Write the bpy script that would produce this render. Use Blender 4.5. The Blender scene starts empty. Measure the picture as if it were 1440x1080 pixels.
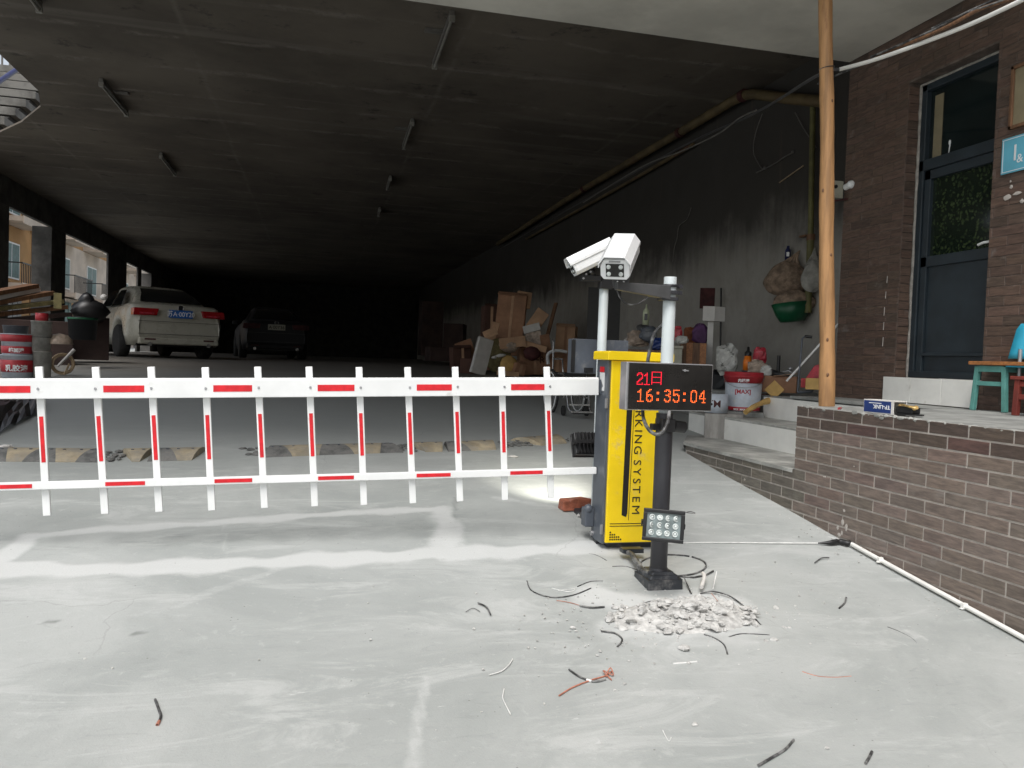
import bpy, math, random
import numpy as np
from mathutils import Vector, Matrix, Euler
random.seed(7); np.random.seed(7)
S = bpy.context.scene
COL = S.collection
rad = math.radians

# ------------------------------------------------------------------ camera
FPX = 1130.0                                   # focal length in pixels of a 1440 px wide frame
EYE = np.array([0, 0, 1.45])
_y, _p, _r = rad(13.8), rad(-1.84), rad(2.0)
FWD = np.array([math.sin(_y)*math.cos(_p), math.cos(_y)*math.cos(_p), math.sin(_p)])
_R0 = np.array([math.cos(_y), -math.sin(_y), 0]); _U0 = np.cross(_R0, FWD)
RGT = _R0*math.cos(_r) + _U0*math.sin(_r); UPV = -_R0*math.sin(_r) + _U0*math.cos(_r)
cd = bpy.data.cameras.new('camera'); cam = bpy.data.objects.new('camera', cd); COL.objects.link(cam)
cd.sensor_width = 36; cd.lens = 36*FPX/1440; cd.clip_start = .05; cd.clip_end = 900
cam.matrix_world = Matrix(((RGT[0], UPV[0], -FWD[0], EYE[0]), (RGT[1], UPV[1], -FWD[1], EYE[1]), (RGT[2], UPV[2], -FWD[2], EYE[2]), (0, 0, 0, 1)))
S.camera = cam

# ------------------------------------------------------------------ world, sun, exposure (soft overcast)
W = bpy.data.worlds.new('World'); S.world = W; W.use_nodes = True
nt = W.node_tree; bg = nt.nodes['Background']
sky = nt.nodes.new('ShaderNodeTexSky'); sky.sky_type = 'NISHITA'; sky.sun_disc = False
SUN_EL, SUN_AZ = rad(58), rad(205)             # azimuth from +Y towards +X
sky.sun_elevation = SUN_EL; sky.sun_rotation = SUN_AZ; sky.dust_density = 3; sky.air_density = 1.2
hs = nt.nodes.new('ShaderNodeHueSaturation'); hs.inputs['Saturation'].default_value = .38
nt.links.new(sky.outputs[0], hs.inputs['Color']); nt.links.new(hs.outputs[0], bg.inputs[0])
bg.inputs[1].default_value = .12
ld = bpy.data.lights.new('sun', 'SUN'); ld.energy = 1.45; ld.angle = rad(32); ld.color = (1, .985, .96)
sun = bpy.data.objects.new('sun', ld); COL.objects.link(sun)
sd = Vector((math.sin(SUN_AZ)*math.cos(SUN_EL), math.cos(SUN_AZ)*math.cos(SUN_EL), math.sin(SUN_EL)))
sun.rotation_euler = sd.to_track_quat('Z', 'Y').to_euler(); sun.location = (-4, -8, 14)
S.view_settings.view_transform = 'Standard'; S.view_settings.look = 'None'
S.view_settings.gamma = 1; S.view_settings.use_curve_mapping = False
S.view_settings.exposure = .68
S.cycles.max_bounces = 8; S.cycles.diffuse_bounces = 5; S.cycles.use_denoising = True

# ------------------------------------------------------------------ places
def ray(u, v): return FWD + RGT*(u-720)/FPX - UPV*(v-540)/FPX
def at(u, v, X=None, Y=None, Z=None, D=None):
    d = ray(u, v)
    if D is not None: t = D
    elif X is not None: t = X/d[0]
    elif Y is not None: t = Y/d[1]
    else: t = (Z-1.45)/d[2]
    return Vector(EYE + d*t)
def dep(p): return float(np.dot(np.array(p)-EYE, FWD))
def mpp(p): return dep(p)/FPX
GY = [-400, -30, -4, 0, 2.75, 6, 9, 13, 18, 60, 400]; GZ = [-.3, -.3, -.22, .02, .331, .727, .95, 1.12, 1.2, 1.22, 1.22]
def g(y): return float(np.interp(y, GY, GZ))
def gp(u, v, dz=0):
    d = ray(u, v)
    for t in np.arange(.8, 60, .004):
        p = EYE + d*t
        if p[2] <= g(p[1]): return Vector((p[0], p[1], g(p[1])+dz))
def face(p): return -math.atan2(p[0], p[1])

# ------------------------------------------------------------------ materials
MATS = {}
def newmat(name):
    m = bpy.data.materials.new(name); m.use_nodes = True; MATS[name] = m
    return m, m.node_tree, m.node_tree.nodes['Principled BSDF']
def N(t, kind, **kw):
    n = t.nodes.new(kind)
    for k, v in kw.items(): setattr(n, k, v)
    return n
def mixc(t, fac, a, b, mode='MIX'):
    n = t.nodes.new('ShaderNodeMix'); n.data_type = 'RGBA'; n.blend_type = mode
    for sock, val in ((n.inputs[0], fac), (n.inputs[6], a), (n.inputs[7], b)):
        if hasattr(val, 'links') or isinstance(val, bpy.types.NodeSocket): t.links.new(val, sock)
        elif isinstance(val, (int, float)): sock.default_value = val
        else: sock.default_value = (*val[:3], 1)
    return n.outputs[2]
def mth(t, op, a, b=None, c=None, clamp=False):
    n = t.nodes.new('ShaderNodeMath'); n.operation = op; n.use_clamp = clamp
    for i, val in enumerate((a, b, c)):
        if val is None: continue
        if isinstance(val, bpy.types.NodeSocket): t.links.new(val, n.inputs[i])
        else: n.inputs[i].default_value = val
    return n.outputs[0]
def noise(t, vec, scale, detail=5, rough=.6, dist=0):
    n = t.nodes.new('ShaderNodeTexNoise'); n.inputs['Scale'].default_value = scale; n.inputs['Detail'].default_value = detail
    n.inputs['Roughness'].default_value = rough; n.inputs['Distortion'].default_value = dist
    if vec is not None: t.links.new(vec, n.inputs['Vector'])
    return n.outputs['Fac']
def ramp(t, fac, lo, hi):
    n = t.nodes.new('ShaderNodeMapRange'); n.interpolation_type = 'SMOOTHSTEP'
    n.inputs['From Min'].default_value = lo; n.inputs['From Max'].default_value = hi
    t.links.new(fac, n.inputs['Value']); return n.outputs['Result']
def objvec(t, stretch=(1, 1, 1), shift=True):
    tc = t.nodes.new('ShaderNodeTexCoord'); mp = t.nodes.new('ShaderNodeMapping'); mp.inputs['Scale'].default_value = stretch
    t.links.new(tc.outputs['Object'], mp.inputs['Vector'])
    if shift:
        oi = t.nodes.new('ShaderNodeObjectInfo'); cx = t.nodes.new('ShaderNodeCombineXYZ')
        s = mth(t, 'MULTIPLY', oi.outputs['Random'], 37.0)
        for i in range(3): t.links.new(s, cx.inputs[i])
        t.links.new(cx.outputs[0], mp.inputs['Location'])
    return mp.outputs[0]
def bump(t, b, h, strength=.2, dist=.01):
    n = t.nodes.new('ShaderNodeBump'); n.inputs['Strength'].default_value = strength; n.inputs['Distance'].default_value = dist
    t.links.new(h, n.inputs['Height']); t.links.new(n.outputs[0], b.inputs['Normal'])
def pm(name, col, rough=.6, var=.18, scale=9, bmp=.12, bscale=60, metal=0, dirt=None, dscale=3, damt=(.5, .72), stretch=(1, 1, 1), objcol=False, spec=.5, emit=None):
    m, t, b = newmat(name); v = objvec(t, stretch)
    base = col
    if objcol:
        oi = t.nodes.new('ShaderNodeObjectInfo'); base = oi.outputs['Color']
    n1 = noise(t, v, scale)
    dark = mixc(t, 1.0, base, (1-var*1.6,)*3, 'MULTIPLY'); lite = mixc(t, 1.0, base, (1+var,)*3, 'MULTIPLY')
    c = mixc(t, ramp(t, n1, .3, .7), dark, lite)
    if dirt:
        n2 = noise(t, v, dscale, 7, .7)
        c = mixc(t, ramp(t, n2, *damt), c, dirt)
    t.links.new(c, b.inputs['Base Color'])
    n3 = noise(t, v, scale*2.3, 4)
    r = mth(t, 'MULTIPLY_ADD', n3, .3*rough, rough*.85, clamp=True); t.links.new(r, b.inputs['Roughness'])
    b.inputs['Metallic'].default_value = metal; b.inputs['Specular IOR Level'].default_value = spec
    if bmp: bump(t, b, noise(t, v, bscale, 5), bmp, .004)
    if emit:
        b.inputs['Emission Color'].default_value = (*emit[:3], 1); b.inputs['Emission Strength'].default_value = emit[3]
    return m

WHITE = pm('white_paint', (.80, .81, .80), .42, .04, 5, .04, 40, dirt=(.52, .51, .47), dscale=10, damt=(.60, .82))
WHITE2 = pm('white_plastic', (.78, .79, .79), .35, .04, 5, .02, dirt=(.60, .60, .57), dscale=16, damt=(.58, .80))
PIPEW = pm('white_pole_paint', (.55, .60, .605), .35, .05, 5, .03, dirt=(.42, .42, .40), dscale=9, damt=(.66, .85))
RED = pm('red_reflector', (.66, .012, .022), .38, .10, 30, .02, dirt=(.5, .16, .14), dscale=25, damt=(.72, .9))
YELLOW = pm('yellow_enamel', (.98, .69, .010), .32, .05, 4, .03, dirt=(.62, .50, .20), dscale=9, damt=(.56, .80))
STEEL = pm('grey_blue_enamel', (.085, .097, .117), .40, .12, 4, .04, dirt=(.21, .21, .205), dscale=8, damt=(.52, .78))
BLACK = pm('black_plastic', (.012, .012, .013), .42, .2, 9, .05)
BLACKP = pm('black_print', (.010, .009, .008), .6, .1, 9, 0)
POSTDK = pm('charcoal_enamel', (.028, .028, .032), .42, .2, 4, .05, dirt=(.11, .11, .11), dscale=7, damt=(.60, .85))
BASEDK = pm('dusty_black_cover', (.030, .034, .040), .45, .2, 9, .05, dirt=(.22, .21, .20), dscale=9, damt=(.52, .75))
ARM = pm('dark_grey_bracket', (.065, .065, .066), .5, .15, 9, .05)
SILVER = pm('aluminium_edge', (.42, .42, .43), .38, .1, 8, .03, metal=.7)
CHROME = pm('worn_chrome', (.55, .55, .55), .25, .1, 8, .03, metal=.9)
SCREEN = pm('dark_screen', (.014, .013, .012), .28, .3, 6, .01)
DOTOFF = pm('unlit_dot', (.035, .022, .020), .5, .1)
LEDRED = pm('led_red', (.3, .01, .02), .5, 0, bmp=0, emit=(1.0, .004, .03, 1.3))
LEDORG = pm('led_orange', (.3, .05, .01), .5, 0, bmp=0, emit=(1.0, .13, .02, 1.7))
LENS = pm('led_lens', (.62, .66, .64), .12, .2, 60, .1, 120)
LAMPBACK = pm('lamp_backing', (.20, .24, .24), .35, .2, 20, .03)
CABLE = pm('black_cable', (.030, .030, .031), .5, .3, 20, .05, dirt=(.22, .22, .215), dscale=16, damt=(.42, .66))
COPPER = pm('copper_strand', (.45, .18, .12), .45, .2, 30, .05)
WIREW = pm('white_wire', (.74, .74, .72), .45, .1, 20, .02)
CONDUIT = pm('white_conduit', (.78, .77, .73), .4, .05, 6, .02, dirt=(.52, .50, .46), dscale=7, damt=(.62, .85))
MORTAR = pm('mortar', (.50, .455, .41), .9, .12, 14, .4, 160, dirt=(.24, .22, .20), dscale=4, damt=(.55, .8))
MORTARD = pm('dark_mortar', (.135, .105, .088), .9, .3, 10, .35, 160, dirt=(.46, .42, .38), dscale=5, damt=(.66, .80))
SOFFIT = pm('soffit_render', (.58, .56, .50), .9, .12, 1.2, .15, 40, dirt=(.42, .405, .36), dscale=.9, damt=(.5, .75))
CONC = pm('grey_concrete', (.27, .275, .26), .85, .2, 5, .3, 90, dirt=(.40, .40, .38), dscale=3, damt=(.55, .78))
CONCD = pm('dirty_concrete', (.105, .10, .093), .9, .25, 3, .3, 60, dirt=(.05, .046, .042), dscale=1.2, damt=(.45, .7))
LEDGE = pm('ledge_screed', (.34, .34, .315), .9, .2, 4, .3, 90, dirt=(.52, .51, .48), dscale=4, damt=(.5, .75))
BLOCK = pm('cement_block', (.36, .345, .32), .95, .2, 7, .5, 70, dirt=(.22, .21, .2), dscale=6, damt=(.5, .8), stretch=(1.5, 1.5, .35))
TILEW = pm('white_wall_tile', (.86, .855, .81), .22, .04, 5, .02, dirt=(.46, .44, .38), dscale=4, damt=(.6, .85))
STONE = pm('broken_concrete', (.50, .495, .475), .95, .2, 30, .5, 120, dirt=(.42, .41, .39), dscale=20, damt=(.5, .7))
REDBRICK = pm('red_clay_brick', (.36, .115, .065), .9, .25, 22, .6, 90, dirt=(.42, .36, .32), dscale=12, damt=(.52, .68))
DOORM = pm('dark_teal_door', (.022, .032, .040), .38, .15, 5, .04)
RUBBER = pm('black_rubber', (.125, .126, .122), .85, .25, 12, .5, 90, dirt=(.19, .185, .175), dscale=8, damt=(.40, .65))
BUMPY = pm('dirty_yellow_rubber', (.35, .295, .205), .85, .2, 9, .5, 90, dirt=(.26, .24, .20), dscale=7, damt=(.40, .66))
CARTON = pm('carton_board', (.36, .195, .115), .85, .15, 4, .1, 30, dirt=(.20, .12, .08), dscale=3, damt=(.5, .8))
CARTON2 = pm('light_carton_board', (.50, .31, .19), .85, .12, 4, .1, 30, dirt=(.28, .18, .11), dscale=3, damt=(.55, .8))
CARTON3 = pm('red_brown_board', (.095, .045, .032), .85, .15, 4, .1)
DIMC = pm('shade_darkened_board', (.050, .030, .026), .9, .25, 3, .1)  # board for things in the gloom, their darkness put into the colour
FOAM = pm('white_foam', (.62, .60, .57), .8, .06, 6, .1)
SACK = pm('woven_sack', (.27, .195, .14), .9, .3, 14, .4, 60)
SACK2 = pm('grey_sack', (.33, .32, .29), .9, .2, 9, .4, 40)
OLIVE = pm('olive_bag', (.20, .17, .075), .8, .25, 9, .3, 30)
GREENP = pm('green_plastic', (.008, .095, .040), .4, .15, 6, .05)
TURQ = pm('turquoise_paint', (.10, .29, .255), .55, .15, 9, .1, dirt=(.32, .36, .32), dscale=12, damt=(.62, .8))
SEATW = pm('orange_brown_wood', (.36, .145, .045), .5, .2, 6, .1, 30, stretch=(8, 1, 8))
BLUEP = pm('bright_blue_plastic', (.03, .33, .48), .38, .08, 4, .02)
REDW = pm('dark_red_wood', (.24, .04, .028), .6, .25, 7, .15, dirt=(.10, .03, .02), dscale=6, damt=(.5, .75))
NAVY = pm('navy_print', (.012, .035, .16), .35, .06, 8, .02)
GOLD = pm('gold_card', (.62, .42, .16), .3, .4, 25, .15, metal=.3)
WOODP = pm('peeled_pole_wood', (.40, .215, .090), .6, .18, 4, .25, 22, dirt=(.20, .085, .030), dscale=5, damt=(.56, .75), stretch=(9, 9, .8))
BAMBOO = pm('old_green_pipe', (.145, .135, .045), .6, .25, 5, .1, dirt=(.08, .07, .03), dscale=3)
GASP = pm('dull_yellow_pipe', (.13, .095, .045), .6, .25, 3, .1, dirt=(.10, .035, .025), dscale=2.0, damt=(.55, .7))
BLUESIGN = pm('light_blue_sign', (.12, .42, .55), .5, .06, 5, .03, dirt=(.38, .55, .62), dscale=8, damt=(.6, .85))
FRAMEY = pm('yellowed_card', (.25, .21, .13), .5, .12, 5, .03)
WOODD = pm('brown_wood', (.17, .085, .042), .6, .25, 6, .15, 30, stretch=(8, 8, 1))
WOODL = pm('pale_wood', (.40, .30, .19), .7, .2, 6, .15, 30, stretch=(1, 8, 8))
PAINTRED = pm('printed_red', (.40, .025, .035), .45, .15, 10, .03)
TIN = pm('white_printed_tin', (.52, .57, .63), .4, .12, 7, .03, dirt=(.62, .60, .55), dscale=10, damt=(.55, .75))
ORANGE = pm('orange_plastic', (.80, .20, .015), .4, .08, 6, .02)
PINKBAG = pm('red_crumpled_wrap', (.45, .03, .05), .4, .3, 14, .3, 30)
BEIGEBAG = pm('beige_crumpled_wrap', (.42, .33, .26), .5, .3, 14, .4, 30)
BAGWHITE = pm('printed_white_bag', (.50, .50, .47), .5, .25, 12, .4, 25, dirt=(.10, .10, .09), dscale=14, damt=(.56, .64))
YSPONGE = pm('yellow_board', (.55, .35, .12), .8, .12, 9, .2)
TEALGLASS = pm('teal_shutter', (.03, .11, .11), .4, .2, 5, .05)
TARP = pm('black_sheet', (.010, .010, .011), .38, .3, 6, .3, 12)
PURPLE = pm('purple_cloth', (.085, .03, .10), .7, .25, 8, .2)
RUST = pm('rusty_orange_cloth', (.25, .08, .03), .8, .3, 8, .2)
BEIGE = pm('beige_enamel', (.36, .35, .28), .5, .1, 6, .03)
DARKRED = pm('dark_red_cloth', (.07, .018, .018), .8, .3, 8, .2)
BOTTLE = pm('pale_green_bottle', (.48, .52, .36), .35, .1, 6, .02)
DARKBLUE = pm('dark_blue_label', (.02, .025, .10), .4, .2, 6, .02)
CARW = pm('pearl_white_car_paint', (.40, .39, .33), .28, .04, 3, 0)
CARD = pm('black_car_paint', (.008, .009, .012), .6, .1, 3, 0)
CARGLASS = pm('car_glass', (.010, .012, .013), .08, .1, 3, 0)
TAIL = pm('tail_lamp', (.30, .008, .012), .15, .15, 12, 0)
PLATEB = pm('blue_plate', (.02, .12, .42), .4, .1, 6, .02)
TYRE = pm('tyre_rubber', (.020, .020, .020), .85, .2, 12, .2)
RIM = pm('wheel_rim', (.20, .20, .21), .35, .15, 8, .02, metal=.5)
OCHRE = pm('ochre_render', (.45, .26, .11), .9, .12, .8, .1, dirt=(.34, .20, .10), dscale=.5, damt=(.5, .75))
CREAM = pm('cream_render', (.56, .48, .40), .9, .1, .8, .1, dirt=(.42, .36, .3), dscale=.5, damt=(.5, .75))
SHUT = pm('grey_shutter', (.25, .25, .25), .6, .15, 3, .1)
STAIRC = pm('weathered_stair', (.19, .185, .17), .9, .25, 3, .4, 40, dirt=(.16, .155, .14), dscale=3, damt=(.45, .7))
TUBE = pm('dead_fluorescent_tube', (.25, .24, .21), .35, .12, 9, .02)
BATTEN = pm('grimy_batten', (.16, .15, .135), .5, .15, 9, .03)
PEEL = pm('bare_plaster', (.50, .46, .42), .95, .12, 20, .3)
CAULK = pm('dirty_foam_seal', (.34, .32, .29), .9, .2, 20, .3, 80)

# per-piece tile colour comes from the object's own colour
def tilemat(name, sc=1.0):
    m, t, b = newmat(name); v = objvec(t, (1, 1, 7)); oi = t.nodes.new('ShaderNodeObjectInfo')
    v2 = objvec(t, (1, 1, 1))
    n1 = noise(t, v, 9, 6, .7); n2 = noise(t, v2, 6, 5)
    c = mixc(t, ramp(t, n1, .3, .72), mixc(t, 1, oi.outputs['Color'], (.62,)*3, 'MULTIPLY'), mixc(t, 1, oi.outputs['Color'], (1.25, 1.24, 1.22), 'MULTIPLY'))
    c = mixc(t, mth(t, 'MULTIPLY', ramp(t, n2, .60, .80), .45), c, (.30, .285, .265))
    t.links.new(c, b.inputs['Base Color']); b.inputs['Roughness'].default_value = .62
    bump(t, b, n1, .5, .004); return m
TILE = tilemat('facing_tile')

# ground: concrete with cloudy wear; dust and stain come from measured smears on the slab
def groundmat():
    m, t, b = newmat('driveway_concrete')
    tc = t.nodes.new('ShaderNodeTexCoord'); v = tc.outputs['Object']
    def st_(sc):
        mp = t.nodes.new('ShaderNodeMapping'); mp.inputs['Scale'].default_value = sc; t.links.new(v, mp.inputs['Vector']); return mp.outputs[0]
    vx = st_((.5, 1.5, 1)); vd = st_((1, 1, 1))
    n1 = noise(t, v, .8, 9, .66, .6); n2 = noise(t, vx, 3.0, 9, .72, .8); n3 = noise(t, v, 42, 6, .75)
    n4 = noise(t, vx, 9, 8, .74, 1.4); n5 = noise(t, v, 17, 8, .72, .5); n6 = noise(t, v, 130, 4, .7)
    c = mixc(t, ramp(t, n1, .32, .68), (.315, .333, .322), (.410, .424, .412))
    c = mixc(t, mth(t, 'MULTIPLY', ramp(t, n2, .50, .66), .55), c, (.50, .512, .50))
    c = mixc(t, mth(t, 'MULTIPLY', ramp(t, n4, .55, .70), .38), c, (.265, .282, .272))
    c = mixc(t, mth(t, 'MULTIPLY', ramp(t, n5, .58, .70), .30), c, (.54, .55, .54))
    c = mixc(t, mth(t, 'MULTIPLY', ramp(t, n3, .58, .74), .25), c, (.24, .245, .235))
    c = mixc(t, mth(t, 'MULTIPLY', ramp(t, n6, .58, .72), .22), c, (.26, .26, .25))
    def att(k):
        a = t.nodes.new('ShaderNodeAttribute'); a.attribute_name = k; return a.outputs['Fac']
    wob = mth(t, 'ADD', mth(t, 'MULTIPLY_ADD', n4, .75, -.375), mth(t, 'MULTIPLY_ADD', n5, .65, -.325))
    st = ramp(t, mth(t, 'ADD', att('stain'), mth(t, 'MULTIPLY', wob, .55)), .12, .80)
    c = mixc(t, mth(t, 'MULTIPLY', st, .85), c, (.205, .218, .206))
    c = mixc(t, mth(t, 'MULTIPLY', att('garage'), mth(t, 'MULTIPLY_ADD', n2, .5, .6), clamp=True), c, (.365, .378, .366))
    c = mixc(t, mth(t, 'MULTIPLY', att('deep'), mth(t, 'MULTIPLY_ADD', n2, .5, .6), clamp=True), c, (.155, .138, .118))  # darker, browner floor deeper in: oily dirt plus gloom put into the colour
    d = att('dust')
    dn = ramp(t, mth(t, 'ADD', d, mth(t, 'MULTIPLY', wob, mth(t, 'MULTIPLY_ADD', d, .5, .35))), .26, .86)
    c = mixc(t, mth(t, 'MULTIPLY', dn, .80), c, (.56, .57, .56))
    # chalky flecks and a scatter of dark specks
    fl = ramp(t, noise(t, vx, 26, 5, .6, .8), .66, .72)
    c = mixc(t, mth(t, 'MULTIPLY', mth(t, 'MULTIPLY', fl, ramp(t, noise(t, v, 1.7, 4), .48, .62)), .55), c, (.60, .61, .60))
    vo = t.nodes.new('ShaderNodeTexVoronoi'); vo.inputs['Scale'].default_value = 21; t.links.new(v, vo.inputs['Vector'])
    gr = mth(t, 'MULTIPLY', mth(t, 'LESS_THAN', vo.outputs['Distance'], .07), mth(t, 'GREATER_THAN', noise(t, v, 5, 3), .56))
    c = mixc(t, mth(t, 'MULTIPLY', gr, .6), c, (.15, .145, .135))
    # hairline cracks
    v2 = t.nodes.new('ShaderNodeTexVoronoi'); v2.feature = 'DISTANCE_TO_EDGE'; v2.inputs['Scale'].default_value = .45
    nz = t.nodes.new('ShaderNodeTexNoise'); nz.inputs['Scale'].default_value = 2.5; nz.inputs['Detail'].default_value = 6; t.links.new(v, nz.inputs['Vector'])
    vm = t.nodes.new('ShaderNodeVectorMath'); vm.operation = 'MULTIPLY_ADD'; vm.inputs[1].default_value = (.5, .5, 0); t.links.new(nz.outputs['Color'], vm.inputs[0]); t.links.new(v, vm.inputs[2]); t.links.new(vm.outputs[0], v2.inputs['Vector'])
    cr = mth(t, 'MULTIPLY', mth(t, 'LESS_THAN', v2.outputs['Distance'], .0016), ramp(t, n1, .46, .58))
    c = mixc(t, mth(t, 'MULTIPLY', cr, .22), c, (.20, .20, .19))
    t.links.new(c, b.inputs['Base Color']); b.inputs['Roughness'].default_value = .88; b.inputs['Specular IOR Level'].default_value = .22
    h = mth(t, 'ADD', mth(t, 'MULTIPLY', n3, .5), mth(t, 'ADD', mth(t, 'MULTIPLY', n2, .8), mth(t, 'MULTIPLY', n6, .25)))
    bump(t, b, h, .34, .012); return m
GROUND = groundmat()

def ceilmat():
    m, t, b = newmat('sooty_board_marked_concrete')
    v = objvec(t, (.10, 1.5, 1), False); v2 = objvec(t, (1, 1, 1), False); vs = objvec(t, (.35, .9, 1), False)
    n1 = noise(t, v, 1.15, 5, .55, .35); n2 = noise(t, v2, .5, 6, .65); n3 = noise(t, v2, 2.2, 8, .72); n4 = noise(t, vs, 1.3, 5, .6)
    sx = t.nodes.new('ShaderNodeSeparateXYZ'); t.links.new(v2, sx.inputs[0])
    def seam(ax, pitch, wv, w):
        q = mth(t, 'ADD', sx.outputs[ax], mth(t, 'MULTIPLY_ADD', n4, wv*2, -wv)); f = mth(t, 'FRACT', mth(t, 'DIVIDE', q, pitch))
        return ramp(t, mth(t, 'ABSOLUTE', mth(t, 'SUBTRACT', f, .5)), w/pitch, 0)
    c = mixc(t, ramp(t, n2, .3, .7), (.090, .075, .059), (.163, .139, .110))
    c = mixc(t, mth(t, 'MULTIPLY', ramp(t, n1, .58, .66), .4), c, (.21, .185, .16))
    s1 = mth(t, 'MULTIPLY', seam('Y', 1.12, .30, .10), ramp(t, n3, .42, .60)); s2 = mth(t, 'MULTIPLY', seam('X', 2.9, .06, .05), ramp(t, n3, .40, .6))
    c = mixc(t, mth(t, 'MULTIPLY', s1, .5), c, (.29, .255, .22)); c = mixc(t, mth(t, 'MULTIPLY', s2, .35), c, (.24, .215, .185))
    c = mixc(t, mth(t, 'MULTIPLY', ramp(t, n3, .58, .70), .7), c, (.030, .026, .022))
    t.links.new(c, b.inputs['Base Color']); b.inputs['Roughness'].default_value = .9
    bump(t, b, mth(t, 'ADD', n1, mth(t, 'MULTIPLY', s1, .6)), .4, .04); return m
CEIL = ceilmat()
SHADEC = pm('shade_black_concrete', (.035, .033, .030), .95, .3, 3, .3, 40)  # deep shade put into the colour of end wall and stair flank
def sootwall():
    m, t, b = newmat('soot_stained_render')
    v = objvec(t, (1, 1, 1), False); sx = t.nodes.new('ShaderNodeSeparateXYZ'); t.links.new(v, sx.inputs[0])
    n1 = noise(t, v, .9, 7, .65, .5); n2 = noise(t, v, 3.5, 6, .7); v3 = objvec(t, (1, 3.0, .35), False); n3 = noise(t, v3, 2.2, 6, .65)
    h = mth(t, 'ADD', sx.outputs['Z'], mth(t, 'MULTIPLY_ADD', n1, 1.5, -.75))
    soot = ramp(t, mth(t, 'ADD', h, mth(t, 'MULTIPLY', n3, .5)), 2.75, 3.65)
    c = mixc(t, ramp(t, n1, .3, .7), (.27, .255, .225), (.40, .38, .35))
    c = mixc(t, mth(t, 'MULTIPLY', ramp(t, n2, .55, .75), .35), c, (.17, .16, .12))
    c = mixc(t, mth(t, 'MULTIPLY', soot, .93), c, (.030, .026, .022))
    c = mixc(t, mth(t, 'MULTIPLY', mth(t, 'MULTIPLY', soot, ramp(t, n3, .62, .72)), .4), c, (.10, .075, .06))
    t.links.new(c, b.inputs['Base Color']); b.inputs['Roughness'].default_value = .9
    bump(t, b, n2, .25, .02); return m
SOOT = sootwall()
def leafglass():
    m, t, b = newmat('painted_foliage_glass')  # foliage showing in the glass is painted into its colour
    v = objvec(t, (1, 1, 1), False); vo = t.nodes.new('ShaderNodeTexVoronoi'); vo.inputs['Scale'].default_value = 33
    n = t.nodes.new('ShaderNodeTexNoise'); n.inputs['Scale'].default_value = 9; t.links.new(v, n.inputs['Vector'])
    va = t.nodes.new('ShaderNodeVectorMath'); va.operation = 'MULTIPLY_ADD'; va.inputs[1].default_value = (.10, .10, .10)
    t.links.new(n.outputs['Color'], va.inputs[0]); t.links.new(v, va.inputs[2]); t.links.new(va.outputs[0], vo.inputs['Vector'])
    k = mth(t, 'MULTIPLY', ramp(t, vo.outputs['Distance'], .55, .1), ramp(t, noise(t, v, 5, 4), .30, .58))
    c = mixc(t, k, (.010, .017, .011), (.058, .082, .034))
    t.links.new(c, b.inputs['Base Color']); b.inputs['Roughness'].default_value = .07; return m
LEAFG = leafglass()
DGLASS = pm('dark_window_glass', (.010, .016, .016), .06, .15, 3, 0)

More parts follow.
